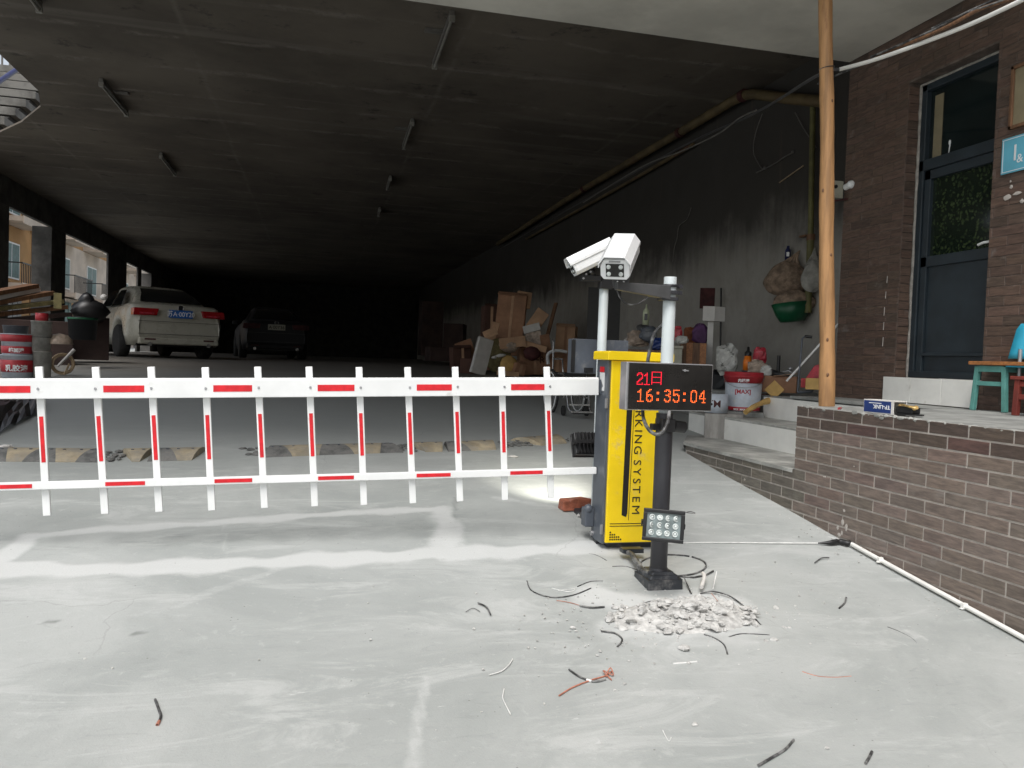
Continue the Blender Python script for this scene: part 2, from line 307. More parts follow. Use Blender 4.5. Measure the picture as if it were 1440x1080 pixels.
# ------------------------------------------------------------------ mesh builder
class MB:
    def __init__(s): s.v = []; s.f = []; s.sm = []; s.M = Matrix.Identity(4)
    def add(s, vs, fs, smooth=False):
        o = len(s.v); s.v += [tuple(s.M @ Vector(p)) for p in vs]
        for f in fs: s.f.append(tuple(i+o for i in f)); s.sm.append(smooth)
        return s
    def box(s, c, d, R=None):
        c = Vector(c); hx, hy, hz = d[0]/2, d[1]/2, d[2]/2
        P = [Vector((x, y, z)) for x in (-hx, hx) for y in (-hy, hy) for z in (-hz, hz)]
        if R is not None: P = [R @ p for p in P]
        return s.add([p+c for p in P], [(0, 1, 3, 2), (4, 6, 7, 5), (0, 4, 5, 1), (2, 3, 7, 6), (0, 2, 6, 4), (1, 5, 7, 3)])
    def bar(s, p0, p1, w, h=None, up=(0, 0, 1)):
        p0, p1 = Vector(p0), Vector(p1); d = p1-p0; L = d.length; y = d.normalized(); u = Vector(up)
        if abs(y.dot(u)) > .98: u = Vector((0, 1, 0)) if abs(y.y) < .9 else Vector((1, 0, 0))
        x = y.cross(u).normalized(); z = x.cross(y)
        R = Matrix((x, y, z)).transposed()
        return s.box((p0+p1)/2, (w, L, h or w), R)
    def rings(s, R, closed=False, caps=True, smooth=True):
        n = len(R[0]); vs = [p for r in R for p in r]; fs = []
        K = len(R) if closed else len(R)-1
        for k in range(K):
            a, b = k*n, ((k+1) % len(R))*n
            for i in range(n): fs.append((a+i, a+(i+1) % n, b+(i+1) % n, b+i))
        s.add(vs, fs, smooth)
        if caps and not closed:
            s.add(R[0], [tuple(range(n-1, -1, -1))]); s.add(R[-1], [tuple(range(n))])
        return s
    def tube(s, pts, r, n=8, closed=False, smooth=True):
        pts = [Vector(p) for p in pts]; R = []; prev = None; m = len(pts)
        rr = r if isinstance(r, (list, tuple)) else [r]*m
        for i, p in enumerate(pts):
            a = pts[(i-1) % m] if (closed or i) else pts[0]; b = pts[(i+1) % m] if (closed or i < m-1) else pts[-1]
            t = (b-a).normalized()
            if prev is None:
                u = Vector((0, 0, 1)) if abs(t.z) < .9 else Vector((1, 0, 0)); x = t.cross(u).normalized()
            else:
                x = prev - t*prev.dot(t)
                x = x.normalized() if x.length > 1e-6 else t.orthogonal().normalized()
            prev = x; y = t.cross(x)
            R.append([p + (x*math.cos(2*math.pi*k/n) + y*math.sin(2*math.pi*k/n))*rr[i] for k in range(n)])
        return s.rings(R, closed, True, smooth)
    def cyl(s, p0, p1, r, r1=None, n=16): return s.tube([p0, p1], [r, r1 if r1 is not None else r], n)
    def lathe(s, prof, c=(0, 0, 0), n=24):
        c = Vector(c)
        R = [[c + Vector((r*math.cos(2*math.pi*k/n), r*math.sin(2*math.pi*k/n), z)) for k in range(n)] for r, z in prof]
        return s.rings(R, False, True, True)
    def prism(s, poly, axis, a, b):
        def put(p, h): return {'x': (h, p[0], p[1]), 'y': (p[0], h, p[1]), 'z': (p[0], p[1], h)}[axis]
        n = len(poly); A = [put(p, a) for p in poly]; B = [put(p, b) for p in poly]
        return s.add(A+B, [tuple(range(n-1, -1, -1)), tuple(range(n, 2*n))] + [(i, (i+1) % n, n+(i+1) % n, n+i) for i in range(n)])
    def ball(s, c, r, nu=14, nv=9, jit=0, seed=0):
        rnd = random.Random(seed); c = Vector(c); r = r if isinstance(r, (list, tuple)) else (r, r, r); R = []
        for j in range(nv+1):
            th = math.pi*j/nv; row = []
            for i in range(nu):
                ph = 2*math.pi*i/nu; k = 1+rnd.uniform(-jit, jit)
                q = max(math.sin(th), .02)
                row.append(c + Vector((r[0]*q*math.cos(ph)*k, r[1]*q*math.sin(ph)*k, -r[2]*math.cos(th)*(1+rnd.uniform(-jit, jit)*.5))))
            R.append(row)
        return s.rings(R, False, True, True)
    def rock(s, c, r, seed, flat=.6):
        rnd = random.Random(seed); c = Vector(c); R = []; nu = 6
        rz = rnd.uniform(0, 6.3); ex = rnd.uniform(.7, 1.3)
        for j, (q, z) in enumerate(((.55, -.8), (1, -.25), (.95, .4), (.5, .9))):
            row = []
            for i in range(nu):
                ph = 2*math.pi*i/nu + rnd.uniform(-.3, .3); k = q*rnd.uniform(.7, 1.2)
                x, y = math.cos(ph)*k*ex, math.sin(ph)*k/ex
                row.append(c + Vector((r*(x*math.cos(rz)-y*math.sin(rz)), r*(x*math.sin(rz)+y*math.cos(rz)), r*flat*(z*rnd.uniform(.75, 1.2)))))
            R.append(row)
        return s.rings(R, False, True, False)
    def grid(s, P, smooth=True):
        nr, nc = len(P), len(P[0])
        return s.add([p for r in P for p in r], [(j*nc+i, j*nc+i+1, (j+1)*nc+i+1, (j+1)*nc+i) for j in range(nr-1) for i in range(nc-1)], smooth)
    def mesh(s, name):
        me = bpy.data.meshes.new(name); me.from_pydata(s.v, [], s.f); me.polygons.foreach_set('use_smooth', s.sm); me.update(); return me
    def build(s, name, mat, parent=None, loc=(0, 0, 0), rot=(0, 0, 0), bevel=0, seg=2):
        o = bpy.data.objects.new(name, s.mesh(name)); COL.objects.link(o)
        o.data.materials.append(mat); o.location = loc; o.rotation_euler = rot
        if parent is not None: o.parent = parent
        if bevel:
            b = o.modifiers.new('bevel', 'BEVEL'); b.width = bevel; b.segments = seg; b.limit_method = 'ANGLE'; b.angle_limit = rad(40)
        return o
def tag(o, label, cat, group=None):
    o['label'] = label; o['category'] = cat
    if group: o['group'] = group
    return o
def thing(name, label, cat, loc=(0, 0, 0), rot=(0, 0, 0), group=None):
    o = bpy.data.objects.new(name, None); COL.objects.link(o); o.location = loc
    o.rotation_euler = rot if not isinstance(rot, (int, float)) else (0, 0, rot); o.empty_display_size = .1
    return tag(o, label, cat, group)
def struct(o): o['kind'] = 'structure'; return o
def stuff(o): o['kind'] = 'stuff'; return o
def text(body, size, name, mat, parent, M, depth=.0008, bold=0, xs=1.0, align='LEFT'):
    cu = bpy.data.curves.new(name, 'FONT'); cu.body = body; cu.size = size; cu.extrude = depth; cu.offset = bold; cu.align_x = align; cu.resolution_u = 3
    o = bpy.data.objects.new(name, cu); COL.objects.link(o)
    bpy.context.view_layer.update(); dg = bpy.context.evaluated_depsgraph_get()
    me = bpy.data.meshes.new_from_object(o.evaluated_get(dg)); bpy.data.objects.remove(o)
    me.transform(M @ Matrix.Diagonal((xs, 1, 1, 1))); me.materials.clear(); me.materials.append(mat)
    r = bpy.data.objects.new(name, me); COL.objects.link(r); r.parent = parent; return r
def frame(o, x, y):                            # text lies in the plane spanned by x (reading) and y (up)
    x, y = Vector(x), Vector(y); z = x.cross(y)
    return Matrix(((x[0], y[0], z[0], o[0]), (x[1], y[1], z[1], o[1]), (x[2], y[2], z[2], o[2]), (0, 0, 0, 1)))
def smoothpts(P, k=6):
    P = [Vector(p) for p in P]; out = []
    for i in range(len(P)-1):
        a, b, c, d = P[max(i-1, 0)], P[i], P[i+1], P[min(i+2, len(P)-1)]
        for j in range(k):
            t = j/k; out.append(.5*((2*b) + (c-a)*t + (2*a-5*b+4*c-d)*t*t + (3*b-a-3*c+d)*t*t*t))
    return out+[P[-1]]

# ================================================================== SETTING
WX = 2.95                                      # retaining wall face
BX = 4.42                                      # tiled building face
PZ = 1.212                                     # raised walkway level
GX = 5.2                                       # garage inner wall
LX = -6.3                                      # open side of the garage
CZ = 4.84                                      # garage ceiling
EY = 6.15                                      # where the garage begins

# ---- ground sheet
xs = np.concatenate([[-400, -150, -60, -30, -18, -12, -9, -7], np.arange(-5.6, 3.35, .03), [4.2, 5.5, 8, 14, 30, 80, 200, 400]])
ys = np.concatenate([[-400, -150, -60, -30, -15, -8, -4, -2, -.8, .2, .8], np.arange(1.2, 8.6, .03), np.arange(8.8, 20, .4), [22, 26, 32, 40, 60, 100, 200, 400]])
XX, YY = np.meshgrid(xs, ys); ZZ = np.interp(YY, GY, GZ)
ZZ = ZZ + .004*np.sin(XX*2.1+YY*1.3)*np.exp(-((YY-4)/4)**2) + .0035*np.sin(YY*3.7-XX*.8)*np.exp(-((YY-4)/4)**2)
def segd(ax, ay, bx, by):
    dx, dy = bx-ax, by-ay; L = dx*dx+dy*dy+1e-9
    t = np.clip(((XX-ax)*dx+(YY-ay)*dy)/L, 0, 1); return np.hypot(XX-ax-t*dx, YY-ay-t*dy)
def smear(px, w, k):
    P = [gp(u, v) for u, v in px]; d = np.full(XX.shape, 9.)
    for a, b in zip(P, P[1:]): d = np.minimum(d, segd(a.x, a.y, b.x, b.y))
    wob = 1+.25*np.sin(XX*9+YY*5)+.2*np.sin(XX*23-YY*17)
    return k*np.clip(1.5-d/(w*wob), 0, 1)
dust = np.zeros(XX.shape)
for px, w, k in (([(-60, 800), (0, 801), (150, 803), (325, 793), (590, 781), (720, 777), (838, 773)], .085, 1.0),
                 ([(-30, 815), (5, 785), (45, 753), (150, 743), (310, 733), (450, 723), (618, 716)], .055, .85),
                 ([(622, 716), (634, 745), (622, 784)], .085, .8), ([(315, 735), (318, 790)], .03, .45),
                 ([(395, 800), (300, 830), (245, 855)], .035, .45), ([(600, 950), (590, 1010), (580, 1078)], .028, .55), ([(540, 955), (600, 950)], .03, .4),
                 ([(20, 1030), (115, 1005)], .05, .4), ([(20, 1000), (100, 985)], .05, .3), ([(410, 872), (450, 862)], .035, .4),
                 ([(640, 800), (800, 790), (840, 800)], .09, .35), ([(850, 838), (900, 850), (1010, 850)], .13, .85), ([(865, 885), (1050, 885)], .11, .6), ([(900, 905), (1060, 905)], .06, .5),
                 ([(1215, 905), (1300, 908)], .045, .35), ([(930, 1020), (1080, 1000)], .10, .3), ([(1275, 888), (1300, 900)], .03, .6),
                 ([(700, 700), (770, 712), (830, 720)], .06, .5), ([(780, 745), (830, 735)], .04, .4), ([(910, 800), (1000, 805)], .07, .3)):
    dust = np.maximum(dust, smear(px, w, k))
stain = np.zeros(XX.shape)
for px, w, k in (([(80, 772), (300, 757), (600, 738)], .11, .30), ([(0, 655), (300, 662), (700, 650)], .16, .28), ([(640, 700), (640, 745)], .02, .5),
                 ([(190, 892), (196, 892)], .018, .9), ([(70, 875), (78, 875)], .014, .8), ([(1150, 700), (1250, 790), (1420, 895)], .05, .3),
                 ([(960, 700), (1100, 740)], .12, .18), ([(1090, 820), (1250, 850)], .10, .2), ([(1300, 960), (1420, 1000)], .12, .22)):
    stain = np.maximum(stain, smear(px, w, k))
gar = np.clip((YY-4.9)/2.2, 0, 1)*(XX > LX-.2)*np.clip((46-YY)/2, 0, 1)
nx, ny = len(xs), len(ys)
V = np.stack([XX, YY, ZZ], -1).reshape(-1, 3)
idx = np.arange(nx*ny).reshape(ny, nx)
F = np.stack([idx[:-1, :-1], idx[:-1, 1:], idx[1:, 1:], idx[1:, :-1]], -1).reshape(-1, 4)
me = bpy.data.meshes.new('driveway'); me.from_pydata(V.tolist(), [], F.tolist()); me.polygons.foreach_set('use_smooth', [True]*len(F))
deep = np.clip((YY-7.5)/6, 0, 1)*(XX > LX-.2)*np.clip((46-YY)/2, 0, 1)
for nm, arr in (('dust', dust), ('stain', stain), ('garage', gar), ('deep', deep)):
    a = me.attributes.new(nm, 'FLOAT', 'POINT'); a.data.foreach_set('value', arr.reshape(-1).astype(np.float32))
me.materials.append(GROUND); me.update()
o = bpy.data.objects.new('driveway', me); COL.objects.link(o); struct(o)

# ---- raised walkway, ledge
m = MB(); m.box(((WX+.012+BX+.1)/2, -.77, (PZ-.4)/2), (BX+.1-WX-.012, 10.46, PZ+.4)); m.box(((4.03+GX)/2, (4.462+9.7)/2, (1.19-.4)/2), (GX-4.03, 9.7-4.462, 1.59))
m.box(((4.03+BX)/2, (4.462+EY)/2, 1.2), (BX+.1-4.03, EY-4.462, .021))
struct(m.build('raised_walkway', CONC))

# ---- garage shell
EDG = -3.73                                    # the ceiling stops short here beside the open stair
m = MB(); m.box(((EDG+GX)/2+.15, 24+.35, CZ+.15), (GX-EDG+.3, 36.3, .3))
nt_ = [at(54, 122, X=EDG), at(57, 150, Z=CZ), at(30, 172, Z=CZ), at(0, 186, Z=CZ), at(-60, 195, Z=CZ)]
m.prism([(EDG-.0005, nt_[0].y)]+[(p.x, p.y) for p in nt_[1:]]+[(LX-.4, nt_[-1].y), (LX-.4, 42.4), (EDG-.0005, 42.4)], 'z', CZ+.001, CZ+.03)
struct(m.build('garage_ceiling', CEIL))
m = MB(); m.box((-1.29, (3.7+EY)/2, 4.35), (11.4, EY-3.7, .5)); struct(m.build('entrance_soffit', SOFFIT, bevel=.006))
m = MB(); m.box((-1.29, 4.92, 10.602), (11.3, 2.3, 12)); tag(m.build('sky_blocking_wall', OCHRE), 'unseen plain wall above the pale entrance soffit, added to block sky light', 'wall')  # unseen wall added over the soffit to hold back sky light
m = MB(); m.box((GX+.15, 24.3, 2.2), (.3, 36.2, 5.3)); o = m.build('garage_side_wall', SOOT); tag(o, 'grey rendered garage wall blackened by soot under the pipes', 'wall')
m = MB(); m.box((-.5, 42.5, 2.6), (13, .3, 4.6)); o = m.build('garage_end_wall', SHADEC); tag(o, 'dark wall closing the far end of the garage', 'wall')
zb = 1.45+.445*6.3
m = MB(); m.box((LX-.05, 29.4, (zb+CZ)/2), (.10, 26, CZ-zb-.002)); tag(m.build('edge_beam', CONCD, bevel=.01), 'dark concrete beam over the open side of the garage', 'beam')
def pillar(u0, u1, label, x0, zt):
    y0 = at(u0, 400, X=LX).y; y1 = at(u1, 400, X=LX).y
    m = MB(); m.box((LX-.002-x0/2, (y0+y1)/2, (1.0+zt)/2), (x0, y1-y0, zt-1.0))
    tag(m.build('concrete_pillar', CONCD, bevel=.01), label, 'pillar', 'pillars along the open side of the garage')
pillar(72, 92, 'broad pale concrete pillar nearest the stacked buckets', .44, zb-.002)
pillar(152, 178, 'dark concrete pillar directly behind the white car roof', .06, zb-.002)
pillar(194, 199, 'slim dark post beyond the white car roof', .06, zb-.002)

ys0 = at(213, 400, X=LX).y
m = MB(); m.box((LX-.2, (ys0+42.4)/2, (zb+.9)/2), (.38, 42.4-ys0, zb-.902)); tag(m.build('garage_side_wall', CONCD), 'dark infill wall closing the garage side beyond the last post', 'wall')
# ---- tile-faced walls
tile_n = [0]
def tilemesh(L, H, T=.0032):
    m = MB(); e = .0015
    b = [(0, 0, 0), (0, L, 0), (0, L, H), (0, 0, H)]; f = [(-T, e, e), (-T, L-e, e), (-T, L-e, H-e), (-T, e, H-e)]; s = [(-T+e, y, z) for _, y, z in b]
    m.add(b+s+f, [(0, 4, 5, 1), (1, 5, 6, 2), (2, 6, 7, 3), (3, 7, 4, 0), (4, 8, 9, 5), (5, 9, 10, 6), (6, 10, 11, 7), (7, 11, 8, 4), (8, 11, 10, 9)])
    return m.mesh('tile')
def tilewall(parent, x, y0, y1, z0, z1, ytop, phase, skip, colour, limit, pL=.25, pH=.0665, J=.0095, stuffparent=None):
    """tiles on the plane X = x facing -X; parts for the ones in view, the rest joined"""
    full = tilemesh(pL-J, pH-J); full.materials.append(TILE); rest = MB(); n = 0
    k = 0
    while True:
        zt = ytop-k*pH; zb_ = zt-pH+J
        if zb_ < z0-pH: break
        ph = phase + (pL/2 if k % 2 else 0)
        i = math.floor((y0-ph)/pL)
        while ph+i*pL < y1:
            a = ph+i*pL+J/2; b = a+pL-J; i += 1
            a2, b2 = max(a, y0), min(b, y1)
            if b2-a2 < .02: continue
            for (a3, b3, zl, zh) in skip(a2, b2, zb_, min(zt, z1)):
                if b3-a3 < .018 or zh-zl < .012: continue
                c = colour(k, (a3+b3)/2)
                if n < limit(a3, zl):
                    if abs(b3-a3-(pL-J)) < 1e-4 and abs(zh-zl-(pH-J)) < 1e-4: me = full
                    else: me = tilemesh(b3-a3, zh-zl); me.materials.append(TILE)
                    o = bpy.data.objects.new('tile', me); COL.objects.link(o); o.parent = parent
                    o.location = Vector((x+random.uniform(-.0006, .0006), a3, zl)) - parent.location
                    o.rotation_euler = (random.gauss(0, .002), 0, random.gauss(0, .003)); o.color = (*c, 1); n += 1
                else:
                    rest.box((x-.001, (a3+b3)/2, (zl+zh)/2), (.005, b3-a3, zh-zl))
        k += 1
    if rest.v:
        o = stuff(rest.build('tile_field', TILE, parent, loc=-Vector(parent.location))); o.color = (*colour(8, 0), 1)
def jit(c, s=.12):
    k = 1+random.uniform(-s, s); return (c[0]*k*(1+random.uniform(-.03, .03)), c[1]*k, c[2]*k*(1+random.uniform(-.03, .03)))
# retaining wall
rw = thing('retaining_wall', 'waist-high retaining wall faced with brown tiles in pale mortar', 'wall', (WX, 4.0, .3))
LZ = .813
m = MB(); m.prism([(-6, -.5), (4.47, -.5), (4.47, PZ-.004), (-6, PZ-.004)], 'x', WX+.001, WX+.16)
m.prism([(4.472, -.5), (6.0, -.5), (6.0, LZ-.004), (4.472, LZ-.004)], 'x', WX+.001, WX+.11)
m.build('mortar_bed', MORTAR, rw, loc=-Vector(rw.location))
def rcol(k, y):
    if k < 2 and y < 4.6: return jit((.100, .073, .060), .14) if random.random() > .12 else jit((.115, .066, .058))
    if y > 4.4 and k > 5: return jit((.150, .133, .110), .14)
    r = random.random()
    return jit((.200, .158, .134) if r < .5 else (.186, .150, .127) if r < .85 else (.196, .146, .126), .08)
def rskip(a, b, zl, zh):
    if zh <= LZ+.002: return [(a, b, zl, zh)]
    return [(a, min(b, 4.47), zl, zh)]
tilewall(rw, WX, -5.9, 6.0, -.05, PZ, PZ, 2.854, rskip, rcol, lambda y, z: 300 if (y > 1.9 and z > g(y)-.06) else 0)
# chips where the top tiles have broken away
for u, v, s in ((1202, 580, .024), (1232, 584, .020), (1240, 588, .018)):
    p = at(u, v, X=WX-.008); m = MB(); m.rock((0, 0, 0), s, int(u), .9); m.M = Matrix.Identity(4)
    o = m.build('mortar_patch', LEDGE, rw, loc=p-Vector(rw.location)); o.scale = (.10, 1.3, .55)
rm_ = random.Random(17); ys2 = np.arange(1.6, 4.46, .022)
m = MB(); m.tube([(WX+.006+rm_.uniform(-.004, .003), y, PZ-.003+rm_.uniform(-.004, .004)) for y in ys2], [rm_.choice((.005, .006, .007, .009, .012)) for _ in ys2], 6, smooth=False); m.build('mortar_crust', LEDGE, rw, loc=-Vector(rw.location))
for i in range(9):
    y = rm_.uniform(2.4, 5.6); z = rm_.uniform(g(y)+.02, (PZ if y < 4.47 else LZ)-.03); m = MB(); m.rock((0, 0, 0), 1, 300+i, 1)
    o = m.build('mortar_smear', MORTAR, rw, loc=Vector((WX-.0035, y, z))-Vector(rw.location)); k_ = rm_.uniform(.003, .009); o.scale = (.0018, k_*rm_.uniform(.6, 1.6), k_)
for u, v, a, b in ((1185, 735, .016, .02), (1178, 742, .010, .014), (1190, 742, .012, .022), (1184, 750, .008, .015), (1187, 718, .010, .009), (1180, 752, .02, .012)):
    p = at(u, v, X=WX-.003); m = MB(); m.rock((0, 0, 0), 1, u, 1); o = m.build('mortar_smear', PEEL, rw, loc=p-Vector(rw.location)); o.scale = (.0016, a, b)
# ledge top: its cement screed
m = MB(); m.add([(WX-.012, 4.475, LZ), (WX-.012, 6.02, LZ), (3.56, 7.2, LZ-.033), (4.02, 7.2, LZ-.033), (4.02, 4.475, LZ-.033), (WX-.012, 4.475, LZ-.022), (WX-.012, 6.02, LZ-.022), (3.56, 7.2, LZ-.3)],
                [(0, 1, 2, 3, 4), (0, 5, 6, 1), (1, 6, 7, 2)])
# steps
st = thing('entrance_steps', 'two white-faced steps rising from the tiled ledge to the walkway', 'steps', (3.5, 5.3, .8))
m.build('bottom_landing', LEDGE, st, loc=-Vector(st.location))
m = MB(); m.box((3.56+.012, 5.84, .875), (.024, 2.73, .20)); m.build('riser', TILEW, st, loc=-Vector(st.location), bevel=.003)
m = MB(); m.box((3.56+.23, 5.84, .982), (.462, 2.74, .02)); m.box((4.4, 7.0, .89), (.70, .40, .16)); m.build('tread', LEDGE, st, loc=-Vector(st.location), bevel=.004)
m = MB(); m.box((4.00, 5.52, 1.085), (.024, 2.12, .186)); m.build('riser', TILEW, st, loc=-Vector(st.location), bevel=.003)

# tiled building with the door
tb = thing('tiled_building', 'dark brown tiled building holding the teal door', 'building', (BX, 4.4, 1.2))
LOC = -Vector(tb.location)
DY0, DY1, DZ0, DZ1 = 4.565, 5.415, 1.405, 3.69     # door opening in the wall plane
m = MB()
m.box((BX+.1505, (-6+DY0)/2, 2.5), (.3, DY0+6, 5.8)); m.box((BX+.1505, (DY1+EY)/2, 2.5), (.3, EY-DY1, 5.8))
m.box((BX+.1505, (DY0+DY1)/2, (DZ1+5.4)/2), (.3, DY1-DY0, 5.4-DZ1)); m.box((BX+.1505, (DY0+DY1)/2, (DZ0-.4)/2), (.3, DY1-DY0, DZ0+.4))
m.box((BX+1.3, .3, 9.42), (2.59, 11.6, 8)); m.box((BX+.55, EY-.15, 2.5), (.5, .298, 5.8))  # first box: unseen upper storeys, added to block sky light
m.build('wall', MORTARD, tb, loc=LOC)
def bskip(a, b, zl, zh):
    if zh <= DZ0+.005 or zl >= DZ1: return [(a, b, zl, zh)]
    out = []
    if a < DY0: out.append((a, min(b, DY0), zl, zh))
    if b > DY1: out.append((max(a, DY1), b, zl, zh))
    return out
def bcol(k, y): return jit((.120, .077, .058), .12) if random.random() < .8 else jit((.100, .068, .052), .16)
tilewall(tb, BX, -5.9, EY, 1.215, 4.1, 4.10, 5.415, bskip, bcol, lambda y, z: 285 if y > 4.0 else 0, J=.006)
# tiles on the reveal of the opening (the side turned to the camera)
full = None
for k in range(35):
    z = DZ0+.004+k*.0665
    if z > DZ1-.06: break
    m = MB(); m.box((BX+.058, DY1-.004, z+.03), (.112, .008, .059)); o = m.build('reveal_tile', TILE, tb, loc=LOC); o.color = (*bcol(k, 0), 1)
# door
RXD = BX+.13
dr = MB(); fw = .055
dr.box((RXD, DY0-.03, (DZ0+DZ1)/2), (.06, fw, DZ1-DZ0-.03)); dr.box((RXD, DY1-.052, (DZ0+DZ1)/2), (.06, fw, DZ1-DZ0-.03))
dr.box((RXD, (DY0+DY1)/2, DZ1-.045), (.06, DY1-DY0-.06, fw)); dr.box((RXD, (DY0+DY1)/2, 3.045), (.06, DY1-DY0-.06, .085)); dr.box((RXD, (DY0+DY1)/2, DZ0+.03), (.07, DY1-DY0-.06, .05))
door = dr.build('door', DOORM, tb, loc=LOC, bevel=.005)
def dpart(name, mat, c, d, bevel=0):
    m = MB(); m.box(c, d); return m.build(name, mat, door, bevel=bevel)
yc = (DY0+DY1)/2
dpart('leaf_frame', DOORM, (RXD+.004, DY1-.115, 2.22), (.04, .06, 1.56), .004); dpart('leaf_frame', DOORM, (RXD+.004, yc, 2.965), (.04, .68, .07), .004)
dpart('leaf_frame', DOORM, (RXD+.004, yc, 2.30), (.04, .68, .08), .004)
dpart('lower_panel', DOORM, (RXD+.016, yc, 1.86), (.022, .70, .81), .004)
dpart('panel_rail', DOORM, (RXD-.002, yc-.02, 1.59), (.036, .64, .025), .004)
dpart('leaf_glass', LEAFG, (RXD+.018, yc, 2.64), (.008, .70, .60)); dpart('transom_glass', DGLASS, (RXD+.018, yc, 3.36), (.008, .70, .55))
dpart('interior_strip', FRAMEY, (RXD+.011, DY1-.165, 3.33), (.004, .085, .48))  # room seen through the transom glass, put in as a yellowish strip
m = MB(); m.M = Matrix.Translation((RXD-.045, DY0+.05, at(1378, 345, X=RXD).z)); m.tube([(0, 0, 0), (-.03, 0, 0), (-.035, .05, .0), (-.03, .1, -.01)], .009); m.build('handle', WHITE2, door)
m = MB(); m.ball((RXD+.010, at(1334, 200, X=RXD).y, at(1334, 200, X=RXD).z), (.005, .012, .020), 10, 6); m.tube([(RXD+.012, at(1334, 205, X=RXD).y, at(1334, 203, X=RXD).z), (RXD+.012, at(1331, 222, X=RXD).y, at(1331, 222, X=RXD).z)], [.005, .002], 6); m.build('paint_drip', WHITE2, door)
m = MB(); ys_ = DY1-.017
zz = np.linspace(DZ0, DZ1-.012, 34)
m.tube([(RXD-.028+random.uniform(-.002, .002), ys_+random.uniform(-.003, .003), z) for z in zz], [.0125*random.uniform(.8, 1.25) for _ in zz], 6)
yy = np.linspace(DY1-.017, DY0, 14); m.tube([(RXD-.028, y, DZ1-.012+random.uniform(-.002, .002)) for y in yy], .011, 6)
m.build('foam_seal', CAULK, tb, loc=LOC)
# white tile upstand under the door
ds = MB(); w0, w1 = 4.58, 5.50
for i in range(3):
    a = w0+(w1-w0)*i/3; ds = MB(); ds.box((BX-.022, a+(w1-w0)/6, 1.312), (.028, (w1-w0)/3-.003, .19)); ds.build('threshold_tile', TILEW, tb, loc=LOC, bevel=.002)
# peeled patches and the odd white joint
for i, (u, v, a, b) in enumerate(((1416, 278, .022, .016), (1422, 263, .010, .010), (1430, 272, .020, .009), (1437, 283, .012, .012), (1421, 255, .006, .006))):
    p = at(u, v, X=BX-.008); m = MB(); m.rock((0, 0, 0), 1, 50+i, 1); o = m.build('peeled_patch', PEEL, tb, loc=p+LOC); o.scale = (.003, a*1.3, b*1.3)
for u, v0, v1 in ((1248, 388, 398), (1246, 410, 420), (1244, 432, 444), (1243, 453, 464), (1242, 474, 487)):
    p, q = at(u, v0, X=BX-.008), at(u-1, v1, X=BX-.008); m = MB(); m.bar(p, q, .005, .004); m.build('white_joint', PEEL, tb, loc=LOC)

# sign, framed card, meter bracket
p = at(1440, 220, X=BX-.02); sg = thing('wall_sign', 'light blue sign with a white figure on the tiled wall', 'sign', (BX-.012, 4.2, 2.6))
z0, z1 = at(1413, 246, X=BX).z, at(1412, 197, X=BX).z; ya = at(1411, 220, X=BX).y
sg.location = (BX-.012, ya, z0)
m = MB(); m.box((0, -.20, (z1-z0)/2), (.006, .40, z1-z0)); m.build('sign_board', BLUESIGN, sg, bevel=.001)
m = MB(); m.box((-.0035, -.20, z1-z0-.012), (.002, .392, .004)); m.box((-.0035, -.20, .012), (.002, .392, .004)); m.box((-.0035, -.012, (z1-z0)/2), (.002, .004, z1-z0-.02)); m.build('border_line', WHITE2, sg)
text('1', .15, 'sign_figure', WHITE2, sg, frame((-.004, -.070, .075), (0, -1, 0), (0, 0, 1)))
text('&', .08, 'sign_figure', WHITE2, sg, frame((-.004, -.122, .055), (0, -1, 0), (0, 0, 1)))
fy, fz0, fz1 = at(1425, 140, X=BX).y, at(1424, 183, X=BX).z, at(1427, 95, X=BX).z
fr = thing('framed_notice', 'yellowed notice in a dark wooden frame above the blue sign', 'notice', (BX-.02, fy, fz0))
h = fz1-fz0; m = MB()
for c, d in (((0, -.011, h/2), (.024, .022, h)), ((0, -.2, .011), (.024, .40, .022)), ((0, -.2, h-.011), (.024, .40, .022)), ((0, -.389, h/2), (.024, .022, h))): m.box(c, d)
m.build('frame', WOODD, fr, bevel=.002); m = MB(); m.box((.006, -.2, h/2), (.006, .37, h-.03)); m.build('card', FRAMEY, fr)
p = at(1182, 266, Y=EY-.03); mb = thing('wall_bracket', 'grimy pale fixture fixed at the corner of the tiled building', 'fixture', p)
m = MB(); m.box((-.03, .04, .0), (.14, .05, .15)); m.build('plate', BEIGE, mb, bevel=.006)
m = MB(); m.cyl((.05, 0, .02), (.05, -.07, .03), .028); m.ball((.05, -.07, .03), .035); m.build('knob', WHITE2, mb)
m = MB(); m.bar((-.10, .0, -.115), (.09, .0, -.075), .05, .012); m.build('shelf', DARKRED, mb)
m = MB(); m.cyl((-.045, .012, .02), (-.045, -.004, .02), .015); m.build('socket', BLACK, mb)

